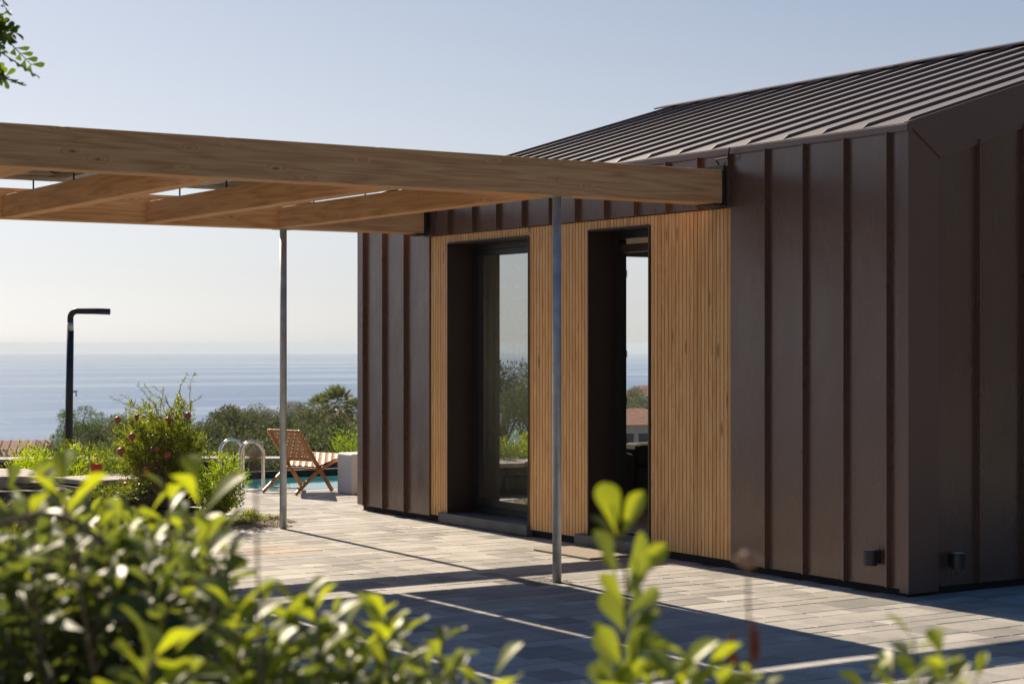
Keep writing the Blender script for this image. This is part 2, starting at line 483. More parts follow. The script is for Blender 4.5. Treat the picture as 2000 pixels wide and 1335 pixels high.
M['leafnear'] = mat_leaf('leathery_leaf', (.050, .072, .045), (.110, .145, .058), (.31, .37, .035), .42, .50, .55)
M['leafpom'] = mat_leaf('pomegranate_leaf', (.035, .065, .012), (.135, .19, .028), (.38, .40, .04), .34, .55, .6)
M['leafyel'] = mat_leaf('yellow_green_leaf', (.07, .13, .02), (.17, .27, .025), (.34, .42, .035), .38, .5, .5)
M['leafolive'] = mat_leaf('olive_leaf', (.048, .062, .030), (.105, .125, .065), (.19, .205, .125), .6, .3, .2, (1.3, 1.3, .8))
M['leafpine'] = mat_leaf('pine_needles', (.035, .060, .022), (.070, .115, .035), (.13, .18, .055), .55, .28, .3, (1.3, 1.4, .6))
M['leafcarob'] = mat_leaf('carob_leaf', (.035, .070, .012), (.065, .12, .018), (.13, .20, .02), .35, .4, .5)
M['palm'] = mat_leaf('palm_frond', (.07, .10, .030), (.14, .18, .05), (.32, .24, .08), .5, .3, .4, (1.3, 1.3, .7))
M['skirt'] = simple('dead_palm_skirt', (.14, .085, .05), .9, 0, .4, 6, .8, 12)

def mat_ground():
    m, nt, bs = nm('dry_hillside')
    v = coords(nt)
    n = noise(nt, v, .12, 6, .65); n2 = noise(nt, v, 2.5, 5, .6)
    c = ramp(nt, n, [(.35, (.075, .075, .040)), (.5, (.16, .135, .085)), (.68, (.26, .205, .145))])
    c = mixc(nt, .5, c, ramp(nt, n2, [(.3, (.5, .5, .45)), (.7, (1.0, 1.0, 1.0))]), 'MULTIPLY')
    nt.links.new(c, bs.inputs['Base Color']); bs.inputs['Roughness'].default_value = .95
    bump(nt, bs, n2, .6, .1)
    return m
M['ground'] = mat_ground()
def mat_pool():
    m, nt, bs = nm('pool_water')
    bs.inputs['Base Color'].default_value = (.035, .22, .24, 1)
    bs.inputs['Roughness'].default_value = .03
    bs.inputs['IOR'].default_value = 1.33
    v = coords(nt)
    bump(nt, bs, noise(nt, v, 5, 4, .5), .08, .02)
    return m
M['pool'] = mat_pool()

# ------------------------------------------------------------------ setting: ground, sea, headland
def hill(x, y):
    z = -.09
    if y > 20.5: z -= min(y-20.5, 3)*.06
    if y > 24: z = -.27 - (y-24)*.098
    return max(z, -75)
def make_ground():
    ys = list(np.linspace(-200, 4, 8)) + list(np.arange(6, 40, 1.0)) + list(np.arange(40, 120, 4)) + list(np.arange(120, 800, 20))
    xs = list(np.linspace(-900, -40, 16)) + list(np.arange(-36, 60, 2.0)) + list(np.arange(64, 200, 8)) + list(np.linspace(210, 1500, 22))
    V = []
    for y in ys:
        for x in xs:
            z = hill(x, y)
            if y > 26: z += .35*math.sin(x*.31+y*.13)*min(1, (y-26)/10) + .25*math.sin(x*.11-y*.27)
            V.append((x, y, z))
    nx = len(xs)
    F = []
    for j in range(len(ys)-1):
        for i in range(nx-1):
            cx, cy = (xs[i]+xs[i+1])/2, (ys[j]+ys[j+1])/2
            if 8 < cx < 14 and 17 < cy < 20: continue          # the pool's pit
            a = j*nx+i; F.append((a, a+1, a+nx+1, a+nx))
    o = np_mesh('ground', np.array(V), np.array(F), M['ground'], None, True)
    tag(o, kind='structure')
make_ground()
def make_added_slope():
    # unseen dark slope, added behind the viewer to dim ambient light and reflections
    ys = np.arange(-9, -130, -3.0); xs = np.arange(-120, 131, 5.0)
    V, F = [], []
    for j, y in enumerate(ys):
        for x in xs:
            d = -9-y
            V.append((x, y, -.12 + d*.42 + (1.2*math.sin(x*.5+y*.9)+.9*math.sin(x*1.3-y*.4))*min(1, d/6)))
    nx = len(xs)
    for j in range(len(ys)-1):
        for i in range(nx-1):
            a = j*nx+i; F.append((a, a+nx, a+nx+1, a+1))
    tag(np_mesh('added_dark_slope', np.array(V), np.array(F), simple('added_slope_dark', (.022, .027, .016), .95, 0, .5, .4), None, False), kind='structure')
make_added_slope()
def disc(name, r, z, m, seg=96):
    b = MB()
    b.bm.faces.new([b.bm.verts.new((r*math.cos(2*PI*k/seg), r*math.sin(2*PI*k/seg), 0)) for k in range(seg)])
    o = b.build(name, m, loc=(0, 0, z)); tag(o, kind='structure'); return o
sea = disc('sea', 11040, -60, M['sea'], 256)

def make_headland():
    c = at(545, 800, 900)
    n = 90; V = []; F = []
    rows = 14
    for i in range(n+1):
        s = i/n
        px = 455 + s*150
        h = 0
        prof = [(455, 835), (468, 822), (480, 806), (495, 803), (505, 808), (512, 801), (530, 800), (546, 806), (552, 788), (562, 783), (585, 784), (598, 796), (612, 800), (640, 812), (605, 830)]
        for (a, ya), (b_, yb) in zip(prof, prof[1:]):
            if a <= px <= b_: h = ya + (yb-ya)*(px-a)/(b_-a)
        top = at(px, h, 900)
        for j in range(rows+1):
            f = j/rows
            back = (f-.5)*60
            zz = -60 + (top.z+60)*math.sin(PI*min(1, max(0, f)))**.35 if 0 < f < 1 else -61
            V.append((top.x + FWD.x*back, top.y + FWD.y*back, zz + (random.random()-.5)*.6))
    for i in range(n):
        for j in range(rows):
            a = i*(rows+1)+j; F.append((a, a+1, a+rows+2, a+rows+1))
    o = np_mesh('headland', np.array(V), np.array(F), M['headland'], None, False)
    tag(o, kind='structure')
make_headland()

# ------------------------------------------------------------------ terrace paving: individual slabs in one sheet
def make_paving():
    V, F, T = [], [], []
    rr = random.Random(3)
    def slab(x0, x1, y0, y1, t):
        g = .0020; bz = .003
        x0 += g; x1 -= g; y0 += g; y1 -= g
        z = -.0015 + rr.uniform(-.0004, .0004); tx = rr.uniform(-.0006, .0006); ty = rr.uniform(-.0006, .0006)
        i = len(V)
        e = .006
        for (a, b, zz) in ((x0, y0, z-bz), (x1, y0, z-bz), (x1, y1, z-bz), (x0, y1, z-bz),
                           (x0+e, y0+e, z-tx-ty), (x1-e, y0+e, z+tx-ty), (x1-e, y1-e, z+tx+ty), (x0+e, y1-e, z-tx+ty)):
            V.append((a, b, zz)); T.append(t)
        F.extend([(i+4, i+5, i+6, i+7), (i, i+1, i+5, i+4), (i+1, i+2, i+6, i+5), (i+2, i+3, i+7, i+6), (i+3, i, i+4, i+7)])
    y = -1.0
    while y < 18.6:
        hgt = rr.choice((.14, .20, .20, .27))
        x = 1.0 + rr.random()*.5
        while x < 16:
            wdt = rr.choice((.14, .20, .20, .27, .34, .41))
            cx, cy = x+wdt/2, y+hgt/2
            ok = True
            if cx > 7.95 and 7.95 < cy < 14.7: ok = False                        # under the house
            if 8.0 < cx < 14.05 and cy > 17.15: ok = False                       # pool
            if 6.0 < cx < 6.75 and 13.75 < cy < 14.95: ok = False                # planting bed by the post
            if 5.2 < cx < 6.3 and cy > 14.0: ok = False
            if cx < 5.3 and cy > 13.2: ok = False
            if cx < 7.2 and cy > 16.4: ok = False
            if cx < 7.75 and cy > 17.7: ok = False
            if abs(cx-6.5) < .22 and abs(cy-9.6) < .16: ok = False               # hole at the post
            if ok: slab(x, x+wdt, y, y+hgt, min(1, max(0, rr.gauss(.5, .25))))
            x += wdt
        y += hgt
    o = np_mesh('terrace_paving', np.array(V), np.array(F), M['paver'], T); tag(o, kind='structure')
    b = MB().box((.8, -1.2, -.08), (7.95, 13.75, -.0055)).box((7.95, -1.2, -.08), (16.2, 7.9, -.0055)).box((6.3, 13.752, -.08), (7.95, 17.15, -.0055)).box((7.952, 14.75, -.08), (16.2, 17.1, -.0055)).box((7.2, 17.152, -.08), (7.94, 18.7, -.0055))
    o = b.build('paving_bed', M['joint']); tag(o, kind='structure')
make_paving()

def pebbles(name, x0, x1, y0, y1, n, m, smin=.006, smax=.018, z=.0, fn=None):
    V, F = [], []
    base = np.array([(1,0,0),(0,1,0),(-1,0,0),(0,-1,0),(0,0,.6),(.72,.72,.2),(-.72,.72,.2),(-.72,-.72,.2),(.72,-.72,.2)])
    tr = np.array([(0,5,4),(5,1,4),(1,6,4),(6,2,4),(2,7,4),(7,3,4),(3,8,4),(8,0,4)])
    for i in range(n):
        x, y = random.uniform(x0, x1), random.uniform(y0, y1)
        if fn and not fn(x, y): continue
        s = random.uniform(smin, smax); a = random.random()*6.28
        c, d = math.cos(a), math.sin(a)
        B = base*np.array([s, s*random.uniform(.6, 1), s])
        B = np.stack([B[:,0]*c-B[:,1]*d, B[:,0]*d+B[:,1]*c, B[:,2]], 1) + (x, y, z)
        F.append(tr + len(V)*9); V.append(B)
    o = np_mesh(name, np.concatenate(V), np.concatenate(F), m); return o
def blob(cx, cy, rx, ry):
    return lambda x, y: ((x-cx)/rx)**2 + ((y-cy)/ry)**2 < 1 + .25*math.sin(9*math.atan2(y-cy, x-cx))
o = pebbles('gravel', 5.9, 6.95, 13.6, 15.1, 3600, M['gravel'], .008, .022, -.004, blob(6.38, 14.32, .5, .68)); tag(o, kind='stuff')
MB().box((5.9, 13.752, -.07), (6.298, 15.3, -.014)).build('bed_soil', M['soil'])['kind'] = 'structure'
o = pebbles('loose_soil', 6.2, 6.9, 9.3, 9.9, 1500, M['soil'], .004, .016, -.012, blob(6.5, 9.6, .27, .19)); tag(o, kind='stuff')

# ------------------------------------------------------------------ the house
X0, YN, YF = 7.861, 7.863, 14.784
ZE, ZR, XR, XB = 2.795, 3.868, 11.363, 14.865
W1 = (11.972, 13.192); D1 = (10.419, 11.155); ZO = 2.335
ZC = 2.412                                     # top of the timber cladding
WN, WFr = 9.504, 13.493                        # timber cladding from / to
XG = 8.100                                     # outer face of window frames
SP = .3725
house = empty('house', (X0, YN, 0), 'single storey pitched house in brown standing seam metal with a slatted timber panel', 'house')
HL = Vector((X0, YN, 0))
def hb(b, name, m, parent=house, **k):
    o = b.build(name, m, parent, **k)
    if parent is house: o.matrix_parent_inverse = Matrix.Translation(-HL)
    return o
# structural walls
b = MB()
xi = 8.23
b.box((7.93, 7.93, .05), (xi, D1[0]-.03, 2.70)).box((7.93, D1[1]+.03, .05), (xi, W1[0]-.03, 2.70)).box((7.93, W1[1]+.03, .05), (xi, 14.55, 2.70))
b.box((7.93, D1[0]-.03, ZO+.03), (xi, D1[1]+.03, 2.70)).box((7.93, W1[0]-.03, ZO+.03), (xi, W1[1]+.03, 2.70))
hb(b, 'wall', M['plaster'])
b = MB()                                        # near gable
def roofz(x, off=0): return (ZE + (x-X0)*(ZR-ZE)/(XR-X0) if x < XR else ZR - (x-XR)*(ZR-ZE)/(XB-XR)) + off
pts = [(7.93, 7.9, .05), (14.8, 7.9, .05), (14.8, 7.9, roofz(14.8, -.12)), (XR, 7.9, ZR-.12), (7.93, 7.9, roofz(7.93, -.12))]
b.prism(pts, (0, .028, 0))
hb(b, 'wall', M['plaster'])
GX0, GX1, GZ = 9.3, 14.3, 2.43                  # glazed opening in the far gable, widened out of view to brighten the room
b = MB()
b.prism([(xi, 14.56, .05), (GX0, 14.56, .05), (GX0, 14.56, roofz(GX0, -.12)), (xi, 14.56, roofz(xi, -.12))], (0, .2, 0))
b.prism([(GX1, 14.56, .05), (14.8, 14.56, .05), (14.8, 14.56, roofz(14.8, -.12)), (GX1, 14.56, roofz(GX1, -.12))], (0, .2, 0))
b.prism([(GX0, 14.56, GZ), (GX1, 14.56, GZ), (GX1, 14.56, roofz(GX1, -.12)), (XR, 14.56, ZR-.12), (GX0, 14.56, roofz(GX0, -.12))], (0, .2, 0))
hb(b, 'wall', M['plaster'])
hb(MB().box((14.6, 7.93, .05), (14.8, 14.55, 2.7)), 'wall', M['plaster'])
hb(MB().box((xi+.002, 7.93, -.02), (14.598, 14.75, .052)), 'floor', M['floorint'])
hb(MB().box((7.94, 7.94, 2.62), (14.6, 14.55, 2.68)), 'ceiling', M['plaster'])
hb(MB().box((7.90, 7.90, -.05), (14.82, 14.74, .045)), 'plinth', M['dark'])
# metal cladding with standing seams, facade side
def clad_x(b, y0, y1, z0, z1, seams):
    b.box((X0, y0, z0), (X0+.012, y1, z1))
    for y in seams:
        b.box((X0-.034, y-.006, z0+.001), (X0-.0005, y+.006, z1-.001))
        b.box((X0-.012, y-.011, z0+.001), (X0-.0005, y-.006, z1-.001))
seams_r = [8.019, 8.390, 8.762, 9.126]
seams_t = [9.5+.0, 9.824, 10.177, 10.546, 10.909, 11.282, 11.633, 12.009, 12.382, 12.748, 13.137]
seams_l = [13.88, 14.265, 14.628]
b = MB(); clad_x(b, YN+.0, WN, .045, ZE-.03, seams_r); hb(b, 'metal_cladding', M['clad'])
b = MB(); clad_x(b, WN+.001, WFr-.001, ZC, ZE-.03, seams_t); hb(b, 'metal_cladding', M['clad'])
b = MB(); clad_x(b, WFr, YF, .045, ZE-.03, seams_l)
b.box((X0-.001, WFr-.004, .045), (X0+.06, WFr-.0005, ZC)); hb(b, 'metal_cladding', M['clad'])
# near gable cladding
b = MB()
TX = 8.108
b.prism([(TX, YN+.012, .045), (14.86, YN+.012, .045), (14.86, YN+.012, roofz(14.86, -.2)), (XR, YN+.012, ZR-.2), (TX, YN+.012, roofz(TX, -.2))], (0, .012, 0))
x = 8.443
while x < 14.8:
    b.box((x-.006, YN-.022, .046), (x+.006, YN+.0115, roofz(x, -.23)))
    x += .400
hb(b, 'metal_cladding', M['clad'])
b = MB()                                        # corner trim
b.prism([(X0-.002, YN-.002, .02), (TX, YN-.002, .02), (TX, YN-.002, 2.618), (X0-.002, YN-.002, 2.788)], (0, .013, 0))
b.box((X0-.004, YN-.0018, .02), (X0-.0005, YN+.072, 2.775))
hb(b, 'corner_trim', M['trim'], bevel=.002)
b = MB()                                        # gable fascia, mitred into the corner trim
b.prism([(X0-.006, YN-.010, 2.796), (XR, YN-.010, ZR+.004), (XR, YN-.010, ZR-.245), (TX+.012, YN-.010, 2.612)], (0, .0215, 0))
b.prism([(XR+.001, YN-.010, ZR+.004), (XB, YN-.010, 2.796), (XB-.25, YN-.010, 2.612), (XR+.001, YN-.010, ZR-.245)], (0, .0215, 0))
hb(b, 'fascia', M['trim'], bevel=.002)
# far gable cladding and other long side
b = MB()
b.box((X0+.001, YF-.012, .045), (GX0, YF, 2.7)).box((GX1, YF-.012, .045), (14.86, YF, 2.7))
b.prism([(X0+.001, YF-.012, 2.7), (14.86, YF-.012, 2.7), (XR, YF-.012, ZR-.1)], (0, .012, 0))
b.box((14.84, YN+.03, .045), (14.855, YF-.013, ZE-.05))
hb(b, 'metal_cladding', M['clad'])
# vertical timber battens, one panel cut round the openings
V, F, T = [], [], []
rr = random.Random(11)
def batten(y0, y1, z0, z1, t, dx):
    i = len(V); xa = X0+.0135+dx; xb_ = X0+.034; e = .0004
    pr = [(xb_, y0), (xa+e, y0), (xa, y0+e), (xa, y1-e), (xa+e, y1), (xb_, y1)]
    for z in (z0, z1):
        for (px, py) in pr: V.append((px, py, z)); T.append(t)
    for k in range(5): F.append((i+k, i+k+1, i+6+k+1, i+6+k))
    F.append((i, i+1, i+2, i+3)); F.append((i+6, i+7, i+8, i+9)); F.append((i, i+3, i+4, i+5)); F.append((i+6, i+9, i+10, i+11))
pitch = (WFr-WN-.012)/98
for k in range(98):
    y0 = WN+.006 + k*pitch + .004; y1 = y0 + pitch - .0082
    t = min(1, max(0, rr.gauss(.58, .26))); dx = 0
    segs = [(.055, ZC-.006)]
    for (a, c_, zb) in ((W1[0], W1[1], .09), (D1[0], D1[1], .09)):
        if y1 > a-.002 and y0 < c_+.002:
            if (y0+y1)/2 > a and (y0+y1)/2 < c_: segs = [(ZO+.006, ZC-.006)]
    for z0, z1 in segs: batten(y0, y1, z0, z1, t, dx)
o = np_mesh('timber_cladding', np.array(V), np.array(F), M['batten'], T, parent=house)
bm_ = bmesh.new(); bm_.from_mesh(o.data); bmesh.ops.recalc_face_normals(bm_, faces=bm_.faces); bm_.to_mesh(o.data); bm_.free(); o.matrix_parent_inverse = Matrix.Translation(-HL)
b = MB()
b.box((X0+.0345, WN, .045), (X0+.05, D1[0], ZC)).box((X0+.0345, D1[1], .045), (X0+.05, W1[0], ZC)).box((X0+.0345, W1[1], .045), (X0+.05, WFr, ZC))
b.box((X0+.0345, D1[0], ZO), (X0+.05, D1[1], ZC)).box((X0+.0345, W1[0], ZO), (X0+.05, W1[1], ZC))
hb(b, 'cladding_backing', M['dark'])
# roof
def make_roof():
    b = MB(); th = .05
    for sx in (1, -1):
        ex = X0-.012 if sx > 0 else XB+.012
        p = [(ex, YN-.006, roofz(X0, .012)), (XR, YN-.006, ZR+.012), (XR, YF+.01, ZR+.012), (ex, YF+.01, roofz(X0, .012))]
        b.prism(p, (0, 0, -th))
        y = 7.891; k = 0
        L = math.hypot(XR-X0, ZR-ZE)
        ux, uz = (XR-X0)/L*sx, (ZR-ZE)/L
        while y < YF+.02:
            a = Vector((ex+ux*.02, y, roofz(X0, .0125))); q = Vector((XR, y, ZR+.0125))
            n = Vector((-uz*sx, 0, abs(ux)))
            h = .0245; wd = .006
            # seam with a slanted end at the eave
            pts = [a, q, q+n*h, a+Vector((ux, 0, uz))*.05+n*h, a+n*h*.35]
            b.prism([pp_ - Vector((0, wd/2, 0)) for pp_ in pts], (0, wd, 0))
            y += SP*.98; k += 1
    hb(b, 'roof', M['roof'])
    b = MB()
    for (a, c_, dz) in ((YN-.008, 11.42, .004), (11.43, 13.30, .0), (13.31, YF+.012, -.002)):
        z = ZR+.042+dz
        b.prism([(XR-.12, a, z-.036), (XR, a, z), (XR+.12, a, z-.036), (XR+.12, a, z-.05), (XR, a, z-.014), (XR-.12, a, z-.05)], (0, c_-a, 0))
    hb(b, 'ridge_cap', M['trim'])
    b = MB()
    b.box((X0-.018, YN-.006, ZE-.035), (X0-.0055, YF+.008, ZE+.006))
    hb(b, 'eave_trim', M['trim'], bevel=.002)
    b = MB()
    b.prism([(X0-.01, YN-.012, ZE+.018), (XR, YN-.012, ZR+.018), (XR, YN-.012, ZR-.004), (X0-.01, YN-.012, ZE-.004)], (0, .04, 0))
    hb(b, 'rake_trim', M['trim'])
make_roof()

def opening_parts(y0, y1, z0, step_out):
    b = MB()
    b.box((X0+.004, y1-.002, z0), (XG+.09, y1+.012, ZO+.002)); b.box((X0+.004, y0-.012, z0), (XG+.09, y0+.002, ZO+.002))
    b.box((X0+.004, y0+.0022, ZO-.002), (XG+.09, y1-.0022, ZO+.010))
    hb(b, 'reveal', M['reveal'])
# window
opening_parts(*W1, .085, 0)
win = hb(MB().box((XG, W1[0]+.004, .09), (XG+.07, W1[0]+.05, ZO-.003)).box((XG, W1[1]-.05, .09), (XG+.07, W1[1]-.004, ZO-.003))
         .box((XG, W1[0]+.0502, ZO-.05), (XG+.07, W1[1]-.0502, ZO-.003)).box((XG, W1[0]+.0502, .09), (XG+.07, W1[1]-.0502, .14)), 'window', M['frame'], bevel=.002)
s_ = MB(); a, c_ = W1[0]+.052, W1[1]-.052
xs0 = XG+.008
s_.box((xs0, a, .142), (xs0+.045, a+.055, ZO-.052)).box((xs0, c_-.055, .142), (xs0+.045, c_, ZO-.052)).box((xs0, a+.0552, ZO-.105), (xs0+.045, c_-.0552, ZO-.052)).box((xs0, a+.0552, .142), (xs0+.045, c_-.0552, .205))
s_.build('sash', M['frame'], win, bevel=.0015)
MB().box((XG+.022, a+.05, .20), (XG+.028, c_-.05, ZO-.10)).build('pane', M['glass'], win)
# curtain behind the window
V = []; ny = 240
for j in range(2):
    for i in range(ny+1):
        y = W1[0]+.10 + i/ny*1.95
        xx = 8.315 + .030*math.sin(i*.52+.4*math.sin(i*.13)) + .012*math.sin(i*1.31)
        V.append((xx, y, (.06, 2.55)[j]))
F = [(i, i+1, i+ny+2, i+ny+1) for i in range(ny)]
cur = np_mesh('curtain', np.array(V), np.array(F), M['curtain'], None, True)
so = cur.modifiers.new('thickness', 'SOLIDIFY'); so.thickness = .003
tag(cur, 'long pale linen curtain hanging behind the left window pane', 'curtain')
# door
opening_parts(*D1, .085, 0)
dr = hb(MB().box((XG, D1[0]+.004, .09), (XG+.08, D1[0]+.05, ZO-.003)).box((XG, D1[1]-.05, .09), (XG+.08, D1[1]-.004, ZO-.003))
        .box((XG, D1[0]+.0502, ZO-.055), (XG+.08, D1[1]-.0502, ZO-.003)).box((XG, D1[0]+.0502, .05), (XG+.08, D1[1]-.0502, .10)), 'door', M['frame'], bevel=.002)
b = MB()                                        # leaf opened inwards against the near jamb
lx0, lx1, ly = XG+.085, XG+.72, D1[0]-.01
b.box((lx0, ly-.05, .1), (lx0+.08, ly, 2.27)).box((lx1-.08, ly-.05, .1), (lx1, ly, 2.27)).box((lx0+.0802, ly-.05, 2.18), (lx1-.0802, ly, 2.27)).box((lx0+.0802, ly-.05, .1), (lx1-.0802, ly, .22))
b.build('door_leaf', M['frame'], dr)
MB().box((lx0+.07, ly-.028, .21), (lx1-.07, ly-.022, 2.19)).build('pane', M['clear'], dr)
for z in (.35, 1.05, 1.4, 2.0):
    MB().box((XG+.081, D1[1]-.054, z), (XG+.084, D1[1]-.048, z+.05)).build('strike_plate', M['chrome'], dr)
hb(MB().box((XG+.02, D1[0]+.052, 2.18), (XG+.10, D1[1]-.052, 2.24)), 'blind_box', M['reveal'])
# glazed far opening
g = hb(MB().box((GX0, 14.60, .055), (GX0+.06, 14.68, GZ)).box((GX1-.06, 14.60, .055), (GX1, 14.68, GZ)).box((GX0+.06, 14.60, GZ-.07), (GX1-.06, 14.68, GZ)).box((GX0+.06, 14.60, .055), (GX1-.06, 14.68, .10)).box((10.45, 14.60, .10), (10.52, 14.68, GZ-.07)), 'window', M['frame'])
MB().box((GX0+.05, 14.63, .09), (10.46, 14.64, GZ-.06)).build('pane', M['clear'], g)
# steps
hb(MB().box((7.838, 11.95, .004), (8.099, 13.302, .088)), 'step', M['slate'], bevel=.004)
hb(MB().box((7.80, 10.392, .004), (8.099, 11.248, .088)), 'step', M['slate'], bevel=.004)
# little black conduit near the eave bracket
b = MB()
b.tube([(X0-.02, 9.60, 2.70), (X0-.05, 9.60, 2.73), (X0-.05, 9.47, 2.735), (X0-.05, 9.455, 2.80)], .006, 6)
hb(b, 'conduit', M['dark'])

# wall lamps
def wall_lamp(loc, rz, label):
    e = empty('wall_lamp', loc, label, 'wall lamp', 'small wall lamps low on the metal cladding', rz)
    b = MB(); b.box((-.004, -.032, -.035), (.018, .032, .035)); b.build('mounting_plate', M['lamp'], e, bevel=.002)
    b = MB(); b.tube([(-.055, 0, -.046), (-.055, 0, .046)], .042, 32); b.build('lamp_body', M['lamp'], e, bevel=.002, smooth=False)
    b = MB(); b.tube([(-.055, 0, .0462), (-.055, 0, .049)], .034, 24); b.build('lens', M['lampglass'], e)
    return e
wall_lamp((X0-.004, 8.125, .215), 0, 'small grey cylinder lamp on the long metal wall left of the corner')
wall_lamp((8.225, YN+.008, .20), PI/2, 'small grey cylinder lamp in shade on the gable wall right of the corner')

# interior furniture
e = empty('sofa', (10.5, 13.0, .052), 'dark charcoal sofa seen through the open doorway', 'sofa')
MB().box((-1.15, -.45, .05), (1.15, .45, .40)).build('seat', M['sofa'], e, bevel=.04)
MB().box((-1.15, -.47, .402), (1.15, -.22, .60)).build('backrest', M['sofa'], e, bevel=.05)
for sx in (-1, 1): MB().box((sx*1.27-.115, -.45, .05), (sx*1.27+.115, .45, .52)).build('armrest', M['sofa'], e, bevel=.04)
e = empty('armchair', (9.02, 12.95, .052), 'dark armchair with a rounded back seen at the left edge of the doorway', 'armchair')
b = MB()
prof = [(-.42+.84*k/14, .84*math.sin(PI*(k+1.2)/16.4)**.28) for k in range(15)]
b.prism([(-.42, 0, .08)] + [(x_, 0, z_) for x_, z_ in prof] + [(.42, 0, .08)], (0, .14, 0))
b.build('backrest', M['sofa'], e, bevel=.02)
MB().box((-.38, .145, .1), (.38, .7, .42)).build('seat', M['sofa'], e, bevel=.04)
for sx in (-1, 1):
    for sy in (.05, .62): MB().tube([(sx*.34, sy, 0), (sx*.32, sy, .1)], .015, 8).build('leg', M['black'], e)

# door mat
p = MB().box((7.365, 10.43, .001), (7.775, 11.14, .014)).build('door_mat', M['mat'], bevel=.004)
tag(p, 'thin tan doormat lying on the paving in front of the open doorway', 'doormat')

# ------------------------------------------------------------------ pergola
PY = (9.516, 13.471); BT = .178; ZB0, ZB1 = 2.431, 2.655; JX = (4.20, 5.32, 6.44)
per = empty('pergola', (6.5, 11.5, 0), 'pergola of brown glulam beams on slim galvanised posts against the house', 'pergola')
PL = Vector((6.5, 11.5, 0))
def pb(b, name, m, parent=per, loc=None, rz=0, **k):
    o = b.build(name, m, parent, **k)
    o.location = Vector(loc or (0, 0, 0)) - (PL if parent is per else Vector((0, 0, 0)))
    o.rotation_euler = (0, 0, rz)
    return o
XL = .4
for y in PY:
    pb(MB().box((XL, 0, 0), (7.80, BT, ZB1-ZB0)), 'beam', M['beam'], loc=(0, y, ZB0), bevel=.004)
for x in (.84, 1.96, 3.08) + JX:
    # joist built along its own x axis, turned 90 degrees
    pb(MB().box((0, -.12, 0), (PY[1]-PY[0]-BT-.004, 0, .165)), 'joist', M['beam'], loc=(x, PY[0]+BT+.002, ZB0+.002), rz=PI/2, bevel=.003)
def post(x, y):
    o = pb(MB().tube([(0, 0, -.05), (0, 0, 1.2), (0, 0, ZB0-.006)], .0285, 28), 'post', M['galv'], loc=(x, y, 0), smooth=False)
    for p_ in o.data.polygons: p_.use_smooth = len(p_.vertices) == 4
    f = MB().box((-.075, -.06, ZB0-.0055), (.075, .06, ZB0-.0005)).build('flange', M['galv'], o)
for y in PY:
    for x in (6.53, .9): post(x, y+BT/2)
for y in PY:                                     # beam hangers on the wall
    b = MB()
    b.box((7.800, y-.012, ZB0-.016), (7.824, y+BT+.012, ZB1+.03))
    b.box((7.72, y-.008, ZB0-.012), (7.799, y+BT+.008, ZB0-.003))
    b.box((7.825, y+.03, ZB0+.03), (7.859, y+.05, ZB1-.02)).box((7.825, y+BT-.05, ZB0+.03), (7.859, y+BT-.03, ZB1-.02))
    pb(b, 'wall_bracket', M['black'])
# panel standoffs and rails
for x in (.90, 2.02, 3.14, 4.26, 5.38, 6.50):
    for y in (10.45, 11.25, 12.1, 12.95): pb(MB().tube([(x, y, ZB0+.165), (x, y, 2.672)], .006, 6), 'standoff', M['black'])
for y in (10.45, 11.25, 12.1, 12.95):
    pb(MB().box((.5, y-.018, 2.6725), (6.60, y+.018, 2.699)), 'rail', M['zinc'])

def solar_panel():
    e = empty('solar_panel', (0, 0, 0))
    Wp, Lp, h = .985, 1.545, .038
    f = MB()
    f.box((0, 0, 0), (.03, Lp, h)).box((Wp-.03, 0, 0), (Wp, Lp, h)).box((.0302, 0, 0), (Wp-.0302, .03, h)).box((.0302, Lp-.03, 0), (Wp-.0302, Lp, h))
    f.build('frame', M['zinc'], e)
    MB().box((.0305, .0305, .026), (Wp-.0305, Lp-.0305, .032)).build('back_sheet', M['cell'], e)
    MB().box((.0305, .0305, .0325), (Wp-.0305, Lp-.0305, .036)).build('glass', M['celltop'], e)
    MB().box((Wp*.42, .12, .004), (Wp*.58, .22, .0255)).build('junction_box', M['black'], e)
    pts = [(Wp*.45 + .28*math.sin(u*2.4)*u, .12+.42*u, -.005 - .055*math.sin(PI*u)+.012) for u in np.linspace(0, 1, 14)]
    MB().tube(pts, .0055, 6).build('cable', M['black'], e)
    return e
pan = solar_panel()
xs_ = [5.575, 4.555, 3.535, 2.515, 1.495]
labels = []
for j, y in enumerate((11.737, 10.185)):
    for i, x in enumerate(xs_):
        if i == 0 and j == 0: o = pan
        else:
            o = pan.copy(); col.objects.link(o)
            for ch in pan.children:
                c2 = ch.copy(); col.objects.link(c2); c2.parent = o
        o.location = (x, y, 2.6995)
        row = ('in the row nearer the pool', 'in the row nearer the viewer')[j]
        pos = ('nearest the house', 'second from the house', 'third from the house', 'fourth from the house', 'farthest from the house')[i]
        tag(o, 'dark solar panel on the pergola, %s %s' % (pos, row), 'solar panel', 'solar panels lying on top of the pergola')

# ------------------------------------------------------------------ pool
tag(MB().box((8.03, 17.17, -.09), (14.0, 19.70, -.075)).build('pool_water', M['pool']), kind='structure')
b = MB().box((7.93, 17.06, -.4), (8.028, 19.8, -.004)).box((7.93, 19.702, -.4), (14.1, 19.80, .002)).box((14.002, 17.06, -.4), (14.1, 19.7, -.004)).box((8.03, 17.102, -.4), (14.0, 17.168, -.006))
b.box((8.03, 17.17, -1.3), (14.0, 19.7, -1.2))
tag(b.build('swimming_pool', M['poolwall']), 'dark lined pool basin sunk beside the terrace', 'pool')
